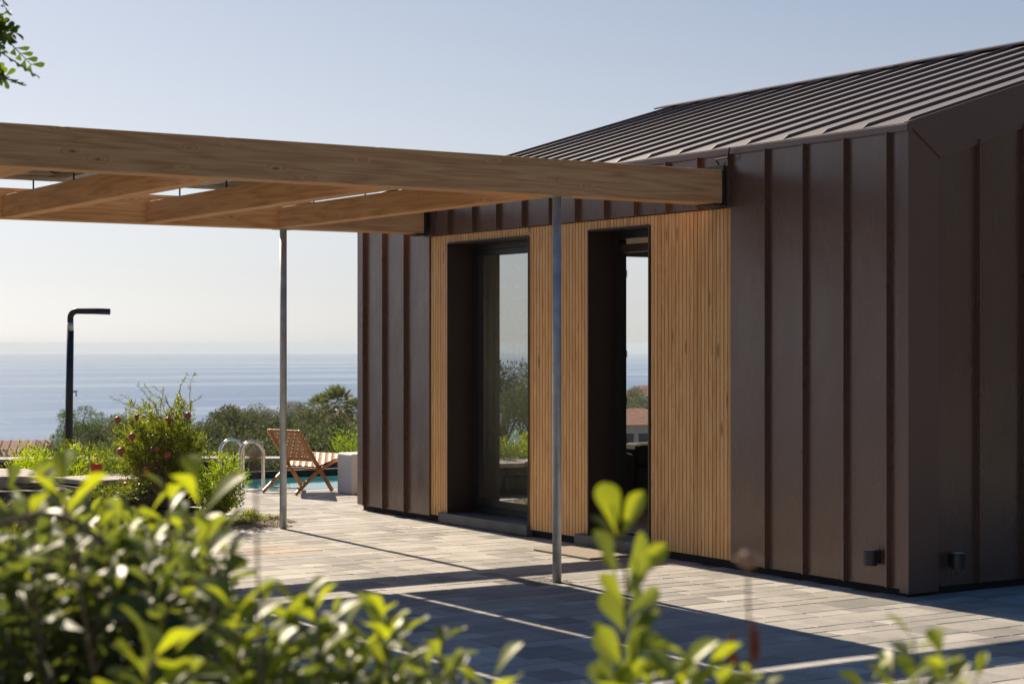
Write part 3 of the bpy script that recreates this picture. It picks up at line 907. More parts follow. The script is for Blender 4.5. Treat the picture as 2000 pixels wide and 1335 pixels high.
# ladder
lad = empty('pool_ladder', (8.03, 17.55, 0), 'polished steel pool ladder with two arched grab rails', 'pool ladder')
pa = ground_at(467, 952); pb_ = ground_at(515, 952)
for k in (0, 1):
    base = Vector((7.90, 17.42 + k*.50, 0)) - Vector((8.03, 17.55, 0))
    wdt = .26; r_ = wdt/2; h = .36
    pts = [base + Vector((0, 0, 0)), base + Vector((0, 0, h*.5)), base + Vector((0, 0, h))]
    pts += [base + Vector((r_ - r_*math.cos(a), 0, h + r_*math.sin(a))) for a in np.linspace(.25, PI-.25, 11)]
    pts += [base + Vector((wdt, 0, h)), base + Vector((wdt, 0, 0)), base + Vector((wdt, 0, -.9))]
    MB().tube(pts, .0195, 16).build('grab_rail', M['chrome'], lad, smooth=True)
for z in (-.25, -.5, -.75):
    b = MB().box((.10, -.12, z), (.16, .36, z+.02)); b.build('tread', M['chrome'], lad)
# wall beyond the pool
def stone_wall(p, q, h, th, name, label, z0=-.5, seed=1, cap=True, cat='stone wall'):
    rr = random.Random(seed)
    p, q = Vector(p), Vector(q)
    e = empty(name, p, label, cat)
    d = (q-p); L = d.length; d.normalize(); s = Vector((-d.y, d.x, 0))
    b = MB()
    z = z0
    while z < h-.06:
        hh = min(rr.uniform(.09, .16), h-.05-z)
        if hh < .04: break
        u = -.05
        while u < L:
            l = rr.uniform(.14, .36)
            c = d*(u+l/2) + s*rr.uniform(-.02, .02)
            ring = []
            n0 = len(b.bm.verts)
            a = [c + d*(sx*(l/2-.006)*rr.uniform(.82, 1)) + s*(sy*th/2*rr.uniform(.88, 1.05)) + Vector((0, 0, z+sz*hh*rr.uniform(.9, 1))) for sz in (0.02, .98) for sx, sy in ((-1,-1),(1,-1),(1,1),(-1,1))]
            v = [b.bm.verts.new(k_) for k_ in a]
            for f in ((0,3,2,1),(4,5,6,7),(0,1,5,4),(1,2,6,5),(2,3,7,6),(3,0,4,7)): b.bm.faces.new([v[i_] for i_ in f])
            u += l
        z += hh
    b.build('stone_face', M['stone'], e, bevel=.012)
    if cap:
        b = MB(); u = 0
        while u < L:
            l = rr.uniform(.5, .9)
            c0 = d*u; c1 = d*min(u+l-.01, L+.1)
            zz = h-.05+rr.uniform(-.01, .01)
            w0, w1 = th/2+rr.uniform(.0, .06), th/2+rr.uniform(0, .06)
            b.prism([c0-s*w0+Vector((0,0,zz)), c1-s*w1+Vector((0,0,zz)), c1+s*w1+Vector((0,0,zz)), c0+s*w0+Vector((0,0,zz))], (0, 0, .05+rr.uniform(-.008, .012)))
            u += l
        b.build('cap_stone', M['palestone'], e, bevel=.012)
    return e
wa = at(-60, 893, 24.5); wb = at(860, 895, 24.5)
stone_wall((wa.x, wa.y, 0), (wb.x, wb.y, 0), wa.z, .4, 'stone_wall', 'long low dark stone wall with pale cap beyond the pool', -.75, 4)
# low flat topped walls by the planting, left
wa = at(140, 936, 15.9); wb = at(330, 940, 16.6)
stone_wall((wa.x, wa.y, 0), (wb.x, wb.y, 0), wa.z, .62, 'stone_wall', 'low wall with pale flat top carrying the orange pot', -.09, 5)

# big pale topped boulder on the far left
def boulder(loc, sx, sy, sz, name, label, m, seed, cat='boulder', detail=4):
    b = MB(); bmesh.ops.create_icosphere(b.bm, subdivisions=detail, radius=1)
    rr = np.random.default_rng(seed); ph = rr.random(12)*6.28
    for v in b.bm.verts:
        c = v.co.copy()
        n = .12*math.sin(3*c.x+ph[0])*math.sin(2.5*c.y+ph[1]) + .07*math.sin(7*c.z+ph[2]+3*c.x) + .05*math.sin(11*c.x+ph[3])*math.sin(9*c.y+ph[4]) + .03*math.sin(19*c.z+ph[5]+13*c.y)
        k = 1+n
        z = c.z*k
        if z > .55: z = .55+(z-.55)*.25
        v.co = Vector((c.x*k*sx, c.y*k*sy, z*sz))
    o = b.build(name, m, loc=loc, smooth=False); return tag(o, label, cat)
p = at(8, 935, 13.5); boulder((p.x, p.y, p.z-.04), .34, .5, .16, 'boulder', 'pale flat boulder on dark stones at the left edge', M['palestone'], 3)
p = at(15, 985, 13.3); boulder((p.x, p.y, p.z-.06), .42, .5, .32, 'boulder', 'rough dark lava boulder under the pale one at the left edge', M['stone'], 9)

# orange pot
p = at(188, 931, 15.8)
e = empty('plant_pot', (p.x, p.y, p.z+.0), 'small orange plastic pot standing on the pale low wall', 'plant pot')
b = MB(); b.tube([(0,0,0), (0,0,.10), (0,0,.115)], [.042, .053, .056], 20, cap=True); b.build('pot', M['redpot'], e, smooth=False)
n = 60; a = rng.random(n)*6.28
D = np.stack([np.cos(a), np.sin(a), rng.random(n)*1.5+.3], 1)
leaves('foliage', np.stack([.03*np.cos(a), .03*np.sin(a), np.full(n, .11)], 1), D, rdir(n), rng.uniform(.03, .06, n), rng.uniform(.012, .02, n), M['leafpom'], rng.random(n), 'fold', parent=e)

# ------------------------------------------------------------------ shower
p0 = at(133, 940, 19.5); p1 = at(137.5, 607, 19.5)
sh = empty('shower', (p0.x, p0.y, -.09), 'black garden shower column with a bent arm', 'shower')
base = Vector((p0.x, p0.y, -.09))
top = p1 - base
rt = Vector((RGT.x, RGT.y, 0)).normalized()
b = MB(); b.tube([(0, 0, 0), top*.5, top - Vector((0, 0, .205))], [.041, .040, .0365], 20); b.build('column', M['shower'], sh, smooth=True)
b = MB(); b.tube([top-Vector((0, 0, .204)), top-Vector((0, 0, .125))], .034, 20); b.build('collar', M['zinc'], sh, smooth=True)
pts = [top-Vector((0, 0, .124))]
for a in np.linspace(0, PI/2, 9): pts.append(top + Vector((0, 0, -.075)) + rt*(.075-.075*math.cos(a)) + Vector((0, 0, .075*math.sin(a))))
pts.append(top + rt*.25 + Vector((0, 0, -.002))); pts.append(top + rt*.42 + Vector((0, 0, -.008)))
b = MB(); b.tube(pts, .0325, 20); b.build('shower_head', M['shower'], sh, smooth=True)
tz = top.z - .86
b = MB(); b.tube([top*.56+rt*.03, top*.56+rt*.085], .012, 10); b.tube([top*.56+rt*.07, top*.56+rt*.075-Vector((0, 0, .055))], .008, 8); b.build('tap', M['chrome'], sh)
b = MB(); q = top*.26
b.tube([q+rt*.03, q+rt*.08+Vector((0, 0, .01)), q+rt*.12+Vector((0, 0, .045))], .012, 10); b.tube([q+rt*.10+Vector((0, 0, .03)), q+rt*.135-Vector((0, 0, -.005))], .009, 8); b.build('tap', M['chrome'], sh)
b = MB(); b.tube([(0, 0, -.01), (0, 0, .012)], .10, 24); b.build('base_plate', M['shower'], sh)

# ------------------------------------------------------------------ folding lounge chair
ch = empty('folding_chair', (8.07, 16.46, 0), 'wooden folding lounge chair with woven tan leather straps by the pool', 'chair', rz=R(17))
# local: x = facing direction, y = +Y side (width goes to +y), origin at the near rear foot
Wc = .48
def cl(p, q, w_, h_, name, m, parent=ch, bev=.004):
    b = MB(); b.bar(p, q, w_, h_, up=(0, 1, 0)); return b.build(name, m, parent, bevel=bev)
def curved(pts, w_, h_, name):
    b = MB()
    vs = []
    pts = [Vector(p_) for p_ in pts]
    for i, p_ in enumerate(pts):
        d = (pts[min(i+1, len(pts)-1)]-pts[max(i-1, 0)]).normalized(); u = d.cross(Vector((0, 1, 0))).normalized()
        vs.append([b.bm.verts.new(p_ + Vector((0, 1, 0))*a_*w_/2 + u*c2*h_/2) for a_, c2 in ((-1,-1),(1,-1),(1,1),(-1,1))])
    for i in range(len(vs)-1):
        for k in range(4): b.bm.faces.new((vs[i][k], vs[i][(k+1) % 4], vs[i+1][(k+1) % 4], vs[i+1][k]))
    b.bm.faces.new(vs[0][::-1]); b.bm.faces.new(vs[-1])
    return b.build(name, M['teak'], ch, bevel=.004)
BTOP, BFOOT = Vector((.045, 0, .635)), Vector((.52, 0, 0))
def backpt(z): return BFOOT + (BTOP-BFOOT)*(z/.635)
for y in (.0, Wc):
    yy = y + (.027 if y == 0 else -.027)
    curved([(-.01, y, .012), (.12, y, .105), (.26, y, .20), (.38, y, .262), (.52, y, .315), (.70, y, .365)], .026, .034, 'seat_leg')
    curved([(BFOOT.x, yy, .014), tuple(backpt(.3)+Vector((0, yy, 0))), tuple(BTOP+Vector((0, yy, 0)))], .026, .036, 'back_leg')
cl((BTOP.x, .03, .628), (BTOP.x, Wc-.03, .628), .024, .03, 'top_rail', M['teak'])
q = backpt(.33); cl((q.x, .04, q.z), (q.x, Wc-.04, q.z), .022, .028, 'lower_rail', M['teak'])
cl((.27, .0, .245), (.27, Wc, .245), .022, .028, 'seat_rail', M['teak'])
cl((.69, .0, .36), (.69, Wc, .36), .022, .028, 'front_rail', M['teak'])
cl((.05, .01, .065), (.05, Wc-.01, .065), .014, .02, 'stretcher', M['teak'])
def weave(o, eu, ev, lu, lv, nu, nv, n_, name, wr=.75):
    """woven straps: eu/ev unit axes, nu straps run along v, nv straps run along u"""
    b = MB(); o = Vector(o); eu = Vector(eu).normalized(); ev = Vector(ev).normalized(); nn = Vector(n_).normalized()
    for A, B, LA, LB, na, nb, ph in ((eu, ev, lu, lv, nu, nv, 0), (ev, eu, lv, lu, nv, nu, 1)):
        pa_ = LA/na
        for i in range(na):
            c = (i+.5)*pa_
            row = []
            m_ = nb*4
            for k in range(m_+1):
                s = k/m_
                z = .0042*math.cos(PI*(s*nb-.5) + PI*(i+ph))
                pnt = o + A*c + B*(s*LB) + nn*z
                row.append((b.bm.verts.new(pnt - A*pa_*wr/2 + nn*.0012), b.bm.verts.new(pnt + A*pa_*wr/2 + nn*.0012), b.bm.verts.new(pnt + A*pa_*wr/2 - nn*.0012), b.bm.verts.new(pnt - A*pa_*wr/2 - nn*.0012)))
            for k in range(m_):
                for j in range(4): b.bm.faces.new((row[k][j], row[k][(j+1) % 4], row[k+1][(j+1) % 4], row[k+1][j]))
            b.bm.faces.new(row[0][::-1]); b.bm.faces.new(row[-1])
    return b.build(name, M['strap'], ch)
bd = (BTOP-backpt(.33)); bl = bd.length
weave(backpt(.33)+Vector((-.004, .012, 0)), (0, 1, 0), bd, Wc-.024, bl+.01, 11, 8, bd.cross(Vector((0, 1, 0))), 'back_webbing')
sdv = Vector((.69-.27, 0, .372-.26))
weave(Vector((.27, -.012, .268)), (0, 1, 0), sdv, Wc+.024, sdv.length, 11, 9, sdv.cross(Vector((0, 1, 0))), 'seat_webbing')
for yy in (.027, Wc-.027):                       # wrapped strap ends round the back posts
    b = MB()
    for k in range(8):
        z0 = .345 + k*.036
        p_ = backpt(z0) + Vector((0, yy, 0)); q_ = backpt(z0+.024) + Vector((0, yy, 0))
        b.bar(p_, q_, .031, .041, up=(0, 1, 0))
    b.build('strap_wrap', M['strap'], ch)

# white stool
st = empty('stool', (8.55, 16.20, 0), 'white concrete cube stool with a slot handle beside the metal wall', 'stool', rz=R(-2))
b = MB().box((0, 0, .0), (.34, .34, .405)); b.build('body', M['cube'], st, bevel=.018)
b = MB().box((.09, -.0008, .315), (.22, .004, .336)); b.build('handle_slot', M['dark'], st)

# ------------------------------------------------------------------ vegetation helpers
def crown_points(n, blobs):
    """points spread through several ellipsoids, denser towards their shells"""
    ws = np.array([b[3]*b[4]*b[5] for b in blobs]); ws = ws/ws.sum()
    idx = rng.choice(len(blobs), n, p=ws)
    B = np.array(blobs)[idx]
    d = rdir(n); r = rng.random(n)**.42
    return B[:, :3] + d*r[:, None]*B[:, 3:6], d
def limb_tubes(b, base, tips, r0):
    for t in tips:
        base_, t = Vector(base), Vector(t)
        mid = base_.lerp(t, .5) + Vector((random.uniform(-.1, .1), random.uniform(-.1, .1), random.uniform(-.02, .12)))*(t-base_).length
        b.tube([base_, mid, t], [r0, r0*.6, r0*.22], 7, cap=False)
def tree_proto(name, h, rad, nblob, nleaf, leaf, lw, mat, trunkmat, bias=(0, 0, 1), loc=(0, 0, 0), seed=0, up=.2, squat=.75, tone_mu=.5, kind='far'):
    global rng
    rs = random.Random(seed)
    e = empty(name, loc)
    blobs = []
    for k in range(nblob):
        a = rs.random()*6.28; rr_ = rs.random()**.6*rad*.75; z = h*rs.uniform(.38, .92)
        s = rad*rs.uniform(.22, .46)
        lim = 1 - .5*max(0, (z/h-.6)/.4)
        blobs.append((math.cos(a)*rr_*lim, math.sin(a)*rr_*lim, z, s, s, s*squat))
    P, D = crown_points(nleaf, blobs)
    LD = D*.7 + rdir(nleaf)*.8 + np.array([0, 0, up])
    tone = np.clip(rng.normal(tone_mu, .25, nleaf), 0, 1)
    leaves('crown', P, LD, rdir(nleaf), rng.uniform(.7, 1.2, nleaf)*leaf, rng.uniform(.8, 1.2, nleaf)*lw, mat, tone, kind, parent=e, smooth=False)
    b = MB()
    b.tube([(0, 0, -.3), (rs.uniform(-.05, .05)*h, 0, h*.2), (rs.uniform(-.08, .08)*h, rs.uniform(-.05, .05)*h, h*.42)], [h*.04, h*.032, h*.024], 8)
    limb_tubes(b, (0, 0, h*.25), [bl_[:3] for bl_ in blobs[:10]], h*.018)
    b.build('trunk', trunkmat, e)
    return e
def dup(e, loc, rz=0, sc=1):
    c = e.copy(); col.objects.link(c); c.location = loc; c.rotation_euler = (0, 0, rz); c.scale = (sc, sc, sc)
    for chd in e.children:
        d = chd.copy(); col.objects.link(d); d.parent = c
    return c
def put(e, px, py_top, t, h, rz=0, hh=None):
    """stand a tree of height h with its top at this photo pixel and depth"""
    p = at(px, py_top, t); s = h
    e.location = (p.x, p.y, p.z - s)
    e.rotation_euler = (0, 0, rz)

# olive trees on the slope beyond the pool
ol = [tree_proto('olive_tree', 3.0, 1.35, nb, 7500, .10, .030, M['leafolive'], M['bark'], seed=s, tone_mu=tm) for s, nb, tm in ((1, 20, .30), (2, 15, .55), (3, 24, .75))]
spec = [  # px, py top, depth, label
    (425, 800, 62, 'grey green olive tree just right of the pomegranate bush'),
    (452, 782, 66, 'tall olive tree above the left ladder rail'),
    (490, 795, 68, 'dark olive tree above the right ladder rail'),
    (528, 812, 60, 'short olive tree behind the top left corner of the chair'),
    (575, 808, 66, 'olive tree directly behind the wooden chair'),
    (600, 790, 72, 'olive tree left of the palms with a loose grey crown'),
    (640, 815, 60, 'broad olive tree in front of the palm trunks'),
    (395, 812, 58, 'olive tree partly hidden behind the pomegranate bush'),
    (235, 815, 70, 'dull green olive tree left behind the pomegranate bush'),
    (180, 838, 60, 'low olive tree right behind the black shower column'),
    (275, 800, 74, 'olive tree hidden deep behind the pomegranate bush'),
    (330, 820, 66, 'olive tree behind the middle of the pomegranate bush'),
    (130, 862, 50, 'low olive tree at the foot of the shower column'),
    (72, 872, 54, 'olive tree beside the red roofed bungalow'),
]
for i, (px, py, t, lb) in enumerate(spec):
    src = ol[i % 3]
    p = at(px, py, t); g = hill(p.x, p.y) - .1
    sc = (p.z-g)/2.95
    o = src if i < 3 else dup(src, (0, 0, 0))
    o.location = (p.x, p.y, g); o.rotation_euler = (0, 0, i*1.9); o.scale = (sc, sc, sc)
    tag(o, lb, 'olive tree', 'olive trees on the slope beyond the pool')
# trees left of the view, seen mirrored in the window
refl = [(-9.3, 40, 2.9, 'tall olive tree reflected at the left in the window glass'), (-6.1, 34, 1.9, 'lower olive tree reflected in the middle of the window glass'), (-6.9, 34.5, 2.3, 'olive tree reflected beside the timber edge of the window'), (-2.4, 28, 1.1, 'small olive tree reflected low in the window glass')]
for i, (x, y, h, lb) in enumerate(refl):
    o = dup(ol[i % 3], (x, y, hill(x, y)), i*2.1, h/2.95)
    tag(o, lb, 'olive tree', 'olive trees mirrored in the window')
# pine
pn = tree_proto('pine_tree', 5.2, 1.9, 26, 16000, .16, .030, M['leafpine'], M['bark'], seed=8, up=.8, squat=.55, tone_mu=.75)
p = at(158, 797, 95); g = hill(p.x, p.y); s = (p.z-g)/5.0; pn.location = (p.x, p.y, g); pn.scale = (s, s, s)
tag(pn, 'bright green pine behind the black shower column', 'pine tree')
p2 = dup(pn, (0, 0, 0), 2.2); p = at(205, 808, 105); g = hill(p.x, p.y); s = (p.z-g)/5.0; p2.location = (p.x, p.y, g); p2.scale = (s, s, s)
tag(p2, 'green pine between the shower column and the pomegranate bush', 'pine tree')

# palms
def palm(px, py, t, label, size=1.0, dead=.2):
    p = at(px, py, t); g = hill(p.x, p.y)
    H = p.z - g - 1.0*size
    e = empty('fan_palm', (p.x, p.y, g), label, 'palm tree', 'fan palms beyond the olive trees')
    b = MB(); b.tube([(0, 0, -.3), (.05, 0, H*.5), (0, 0, H)], [.28, .24, .26], 12); b.build('trunk', M['bark'], e)
    n = 60
    P, D, Nn, L, W_, T = [], [], [], [], [], []
    for k in range(n):
        a = k*2.4; el = R(85 - 135*(k/n)**.9); 
        dr_ = Vector((math.cos(a)*math.cos(el), math.sin(a)*math.cos(el), math.sin(el)))
        c = Vector((0, 0, H)) + dr_*(.75*size)
        side = dr_.cross(Vector((0, 0, 1))).normalized()
        for f in np.linspace(-1.15, 1.15, 13):
            d = (dr_*math.cos(f) + side*math.sin(f)) + Vector((0, 0, -.15))
            P.append(c); D.append(d); Nn.append(dr_.cross(side)+Vector((0, 0, .2))); L.append(.78*size*(1-.25*abs(f))); W_.append(.075*size)
            T.append(min(1, max(0, .35 + .25*random.random() + (.6 if k > n*.78 else 0))))
    leaves('frond', P, D, Nn, L, W_, M['palm'], T, 'far', parent=e, smooth=False)
    b = MB()
    for k in range(90):
        a = random.random()*6.28; r_ = random.uniform(.3, .62)*size; z = H - random.uniform(.1, .3)
        b.bar((math.cos(a)*.2, math.sin(a)*.2, z), (math.cos(a)*r_, math.sin(a)*r_, z-random.uniform(.9, 2.4)*size), .12*size, .02, up=(math.cos(a), math.sin(a), 0))
    b.build('dead_leaf_skirt', M['skirt'], e)
palm(657, 762, 150, 'tall fan palm with a brown skirt left of the metal wall', 1.25)
palm(624, 776, 158, 'smaller fan palm left of the tall one', .95)
palm(692, 783, 190, 'far fan palm half hidden by the metal wall', 1.1)

# dense shrub right behind the stool and low plants near the pool edge
def shrub(name, loc, rx, ry, h, n, leaf, lw, mat, label, cat, tone_mu=.5, kind='fold', stems=10, up=.5, group=None, clump=14, smat='twig', cp=.2):
    e = empty(name, loc, label, cat, group)
    k = clump
    C = np.stack([rng.normal(0, .42, k)*rx, rng.normal(0, .42, k)*ry, rng.uniform(.25, .92, k)*h], 1)
    idx = rng.integers(0, k, n)
    P = C[idx] + rng.normal(size=(n, 3))*np.array([rx, ry, h*.8])*cp
    P[:, 2] = np.abs(P[:, 2])
    P[:, 2] = np.where(P[:, 2] < .02, .02+rng.random(n)*.1*h, P[:, 2])
    D = (P - np.array([0, 0, h*.25]))/np.array([rx, ry, h]); D = D*.6 + rdir(n)*.7 + np.array([0, 0, up])
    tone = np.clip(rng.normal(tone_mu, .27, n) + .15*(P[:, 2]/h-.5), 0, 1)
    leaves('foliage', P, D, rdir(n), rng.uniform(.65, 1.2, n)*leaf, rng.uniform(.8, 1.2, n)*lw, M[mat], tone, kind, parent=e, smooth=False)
    b = MB()
    for i in range(min(stems, k)):
        q = Vector(C[i]); m_ = q*.5 + Vector((random.uniform(-.05, .05), random.uniform(-.05, .05), .06*h))
        b.tube([(0, 0, -.05), m_, q], [.012*h+.003, .008*h+.002, .004], 6, cap=False)
    b.build('stem', M[smat], e)
    return e
p = at(678, 893, 26.5); shrub('shrub', (p.x+.25, p.y, hill(p.x, p.y)), .40, .4, .52, 1500, .055, .018, 'leafyel', 'leafy green shrub behind the white stool', 'shrub', .35, clump=20)
# mass of darker scrub on the slope, filling under the crowns
def scrub(label, px, py, t, rx, h, n=1800, mat='leafolive', tone=.35, leaf=.09):
    p = at(px, py, t); g = hill(p.x, p.y)
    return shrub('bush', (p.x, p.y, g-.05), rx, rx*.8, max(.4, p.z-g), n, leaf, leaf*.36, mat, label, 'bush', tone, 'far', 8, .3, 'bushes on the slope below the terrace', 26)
for i, (px, py, t, rx, lb, mt, tn) in enumerate([
    (410, 860, 34, 1.2, 'dark bush left of the pool ladder', 'leafolive', .25),
    (450, 850, 38, 1.3, 'dark bush seen between the pool ladder rails', 'leafolive', .25),
    (505, 852, 36, 1.2, 'dark bush right of the pool ladder', 'leafolive', .3),
    (560, 850, 38, 1.3, 'dark bush behind the chair back', 'leafolive', .3),
    (610, 848, 36, 1.2, 'dark bush right of the chair back', 'leafolive', .3),
    (650, 850, 40, 1.3, 'dark bush left of the leafy shrub by the stool', 'leafolive', .3),
    (165, 872, 30, 1.0, 'green bush at the right foot of the shower', 'leafolive', .45),
    (215, 870, 32, 1.1, 'green bush left of the lowest pomegranates', 'leafolive', .45),
    (300, 862, 34, 1.3, 'green bush behind the pomegranate stems', 'leafolive', .35),
    (360, 862, 33, 1.2, 'green bush right behind the pomegranate bush', 'leafolive', .3),
    (60, 888, 33, 1.2, 'low green bush below the red roofed bungalow', 'leafolive', .35),
    (5, 894, 30, 1.0, 'low green bush at the far left edge', 'leafolive', .45)]):
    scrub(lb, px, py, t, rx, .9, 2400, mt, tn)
# silvery plants behind the ladder
for px, py, t, h, lb in ((455, 868, 22.3, .30, 'silvery grey plant behind the left ladder rail'), (498, 872, 22.0, .32, 'silvery grey plant behind the right ladder rail'), (535, 905, 21.9, .14, 'small green plant at the pool corner beside the chair')):
    p = at(px, py, t)
    shrub('herb', (p.x, p.y, p.z-h), .16, .16, h, 520, .045, .010, 'leafolive', lb, 'plant', .85, 'far', 10, 1.0, 'small plants along the far pool edge')

# ------------------------------------------------------------------ pomegranate bush
def twig_cluster(tips, base, n_per, leaf, lw, mat, e, spread, tone_mu=.5, kind='fold', along=.6, r0=.008, wig=.08):
    P, D, T = [], [], []
    b = MB()
    for tp in tips:
        tp = Vector(tp); bs = Vector(base) if not isinstance(base, list) else Vector(random.choice(base))
        L = (tp-bs).length
        pts = [bs]
        for s in (.25, .5, .75):
            pts.append(bs.lerp(tp, s) + Vector([random.gauss(0, wig)*L*.6 for _ in range(3)]) + Vector((0, 0, .08*L*math.sin(PI*s))))
        pts.append(tp)
        b.tube(pts, [r0, r0*.75, r0*.5, r0*.35, r0*.18], 6, cap=False)
        for k in range(n_per):
            s = 1-along*random.random()**1.15
            f = s*4; i0 = min(3, int(f)); q = pts[i0].lerp(pts[i0+1], f-i0)
            ax = (pts[i0+1]-pts[i0]).normalized()
            d = ax*.5 + Vector(rdir(1)[0])*.8 + Vector((0, 0, .15))
            off = Vector(rdir(1)[0])*spread*random.random()*(1.15-s)*2
            P.append(q+off); D.append(d); T.append(min(1, max(0, random.gauss(tone_mu, .26))))
    n = len(P)
    leaves('foliage', P, D, rdir(n), rng.uniform(.65, 1.2, n)*leaf, rng.uniform(.8, 1.2, n)*lw, M[mat], T, kind, parent=e, smooth=False)
    b.build('stem', M['twig'], e)
TP = 15.4
pb0 = at(325, 1000, TP)
pom = empty('pomegranate_bush', (pb0.x, pb0.y, 0), 'pomegranate bush with red fruit and wispy upper shoots', 'bush')
O = Vector((pb0.x, pb0.y, 0))
tips = []
rs = random.Random(5)
outline = [(222, 830, 800), (240, 790, 830), (262, 790, 800), (285, 775, 800), (305, 760, 800), (330, 775, 800), (345, 770, 800), (372, 790, 800), (395, 830, 800), (400, 870, 800), (230, 880, 900), (225, 930, 900), (255, 940, 900)]
while len(tips) < 230:
    px, py = rs.uniform(212, 404), rs.uniform(765, 945)
    e_ = ((px-312)/94)**2 + ((py-862)/92)**2
    if e_ > 1 + .12*math.sin(px*.11) + .1*math.sin(py*.09): continue
    tips.append(at(px, py, TP + rs.uniform(-.45, .45)*math.sqrt(max(.05, 1-e_*.8))) - O)
bases = [tuple(at(322+dx, 968, TP+dz)-O) for dx, dz in ((0, 0), (14, .1), (-12, -.08), (24, 0), (6, -.15))]
twig_cluster(tips, bases, 52, .034, .0135, 'leafpom', pom, .085, .5, r0=.0065, along=.42)
fol2 = [at(px, py, TP+dt) - O for px, py, dt in ((268, 748, .1), (282, 752, 0), (366, 728, 0), (381, 728, .05), (215, 775, 0), (238, 770, .1), (300, 755, 0), (318, 758, .1), (352, 748, 0), (391, 775, 0), (408, 870, .1), (410, 905, 0), (228, 945, -.1), (250, 965, -.2), (270, 960, -.2), (300, 965, -.3), (245, 800, 0), (222, 815, .1))]
twig_cluster(fol2, [tuple(at(px, 840, TP)-O) for px in (280, 320, 360)], 26, .028, .009, 'leafpom', pom, .02, .35, along=.55, r0=.005, wig=.05)
for (px, py, r_) in ((367, 811, 7.0), (329, 820, 6.5), (258, 852, 7.2), (236, 881, 7.5), (327, 888, 7.5), (247, 948, 7.5), (230, 819, 6.5), (268, 814, 5.5), (285, 917, 6.0), (308, 876, 5.0)):
    q = at(px, py, TP-.30 if py > 840 else TP-.18) - O
    b = MB(); rad_ = r_*1.0*TP/FPX
    bmesh.ops.create_uvsphere(b.bm, u_segments=16, v_segments=10, radius=rad_)
    for v in b.bm.verts: v.co = v.co*(1+.03*math.sin(5*math.atan2(v.co.y, v.co.x))) 
    b.tube([(0, 0, -rad_*.9), (0, 0, -rad_*1.25), (0, 0, -rad_*1.4)], [rad_*.28, rad_*.2, rad_*.34], 6)
    b.build('pomegranate', M['fruit'], pom, smooth=True, loc=q)

# yellow green young shrub by the terrace edge (also mirrored in the window)
yb = Vector((6.33, 14.45, -.01))
ysh = empty('shrub', yb, 'bright yellow green young shrub in the gravel bed by the rear post', 'shrub')
tips = []
for k in range(110):
    px = rs.gauss(428, 32); py = rs.uniform(885, 990) if abs(px-425) < 40 else rs.uniform(915, 975)
    tips.append(at(min(486, max(375, px)), py, 15.55 + rs.uniform(-.25, .25)) - yb)
tips += [at(px, py, 15.5) - yb for px, py in ((395, 880), (412, 885), (384, 895), (470, 905), (486, 935), (478, 960), (372, 915))]
twig_cluster(tips, [(0, 0, 0), (.04, .03, 0), (-.04, 0, 0)], 26, .050, .017, 'leafyel', ysh, .035, .65, r0=.004)

# ground plants
def gp(px, py, rx, h, n, mat, label, leaf=.022, tone=.4, z=-.01, name='groundcover_plant', cat='plant', ry=None, t=None):
    p = ground_at(px, py, z) if t is None else at(px, py, t)
    return shrub(name, (p.x, p.y, p.z), rx, ry or rx, h, n, leaf, leaf*.34, mat, label, cat, tone, 'fold', 12, .35, None, 18)
gp(500, 1018, .13, .085, 1100, 'leafpom', 'low green tuft in the gravel left of the rear post', .020, .45)
gp(470, 1027, .12, .05, 500, 'leafpom', 'sparse tuft at the gravel edge left of the larger tuft', .016, .6)
gp(535, 1016, .07, .05, 300, 'leafpom', 'tiny tuft of weeds touching the rear post gravel', .014, .35)
gp(155, 925, .22, .26, 1500, 'leafpom', 'small leaved bush at the foot of the shower', .026, .22, t=17.2)
gp(205, 935, .32, .24, 1900, 'leafpom', 'light green bush right behind the orange pot', .028, .22, t=16.9)
gp(262, 940, .34, .22, 2200, 'leafpom', 'yellowish bush between the pot and the pomegranate', .028, .22, t=16.6)
gp(215, 985, .26, .16, 1400, 'leafpom', 'dull small leaved plant below the pale wall', .022, .3, t=14.6)
gp(25, 1075, .20, .26, 1100, 'leafpom', 'small grey green plant with pink tips at the left edge', .022, .75, t=10.5)
gp(418, 1040, .12, .08, 400, 'leafpom', 'low weeds at the near side of the gravel bed', .020, .4)

shrub('shrub', (5.45, 16.35, -.05), .42, .38, .52, 3600, .055, .018, 'leafyel', 'bright leafy shrub behind the low wall, mirrored in the window glass', 'shrub', .7, clump=26)
# plants outside the far window
p = Vector((11.0, 15.7, 0)); shrub('shrub', p, .35, .3, .50, 900, .05, .018, 'leafyel', 'green plant outside the far window seen through the doorway', 'shrub', .3)

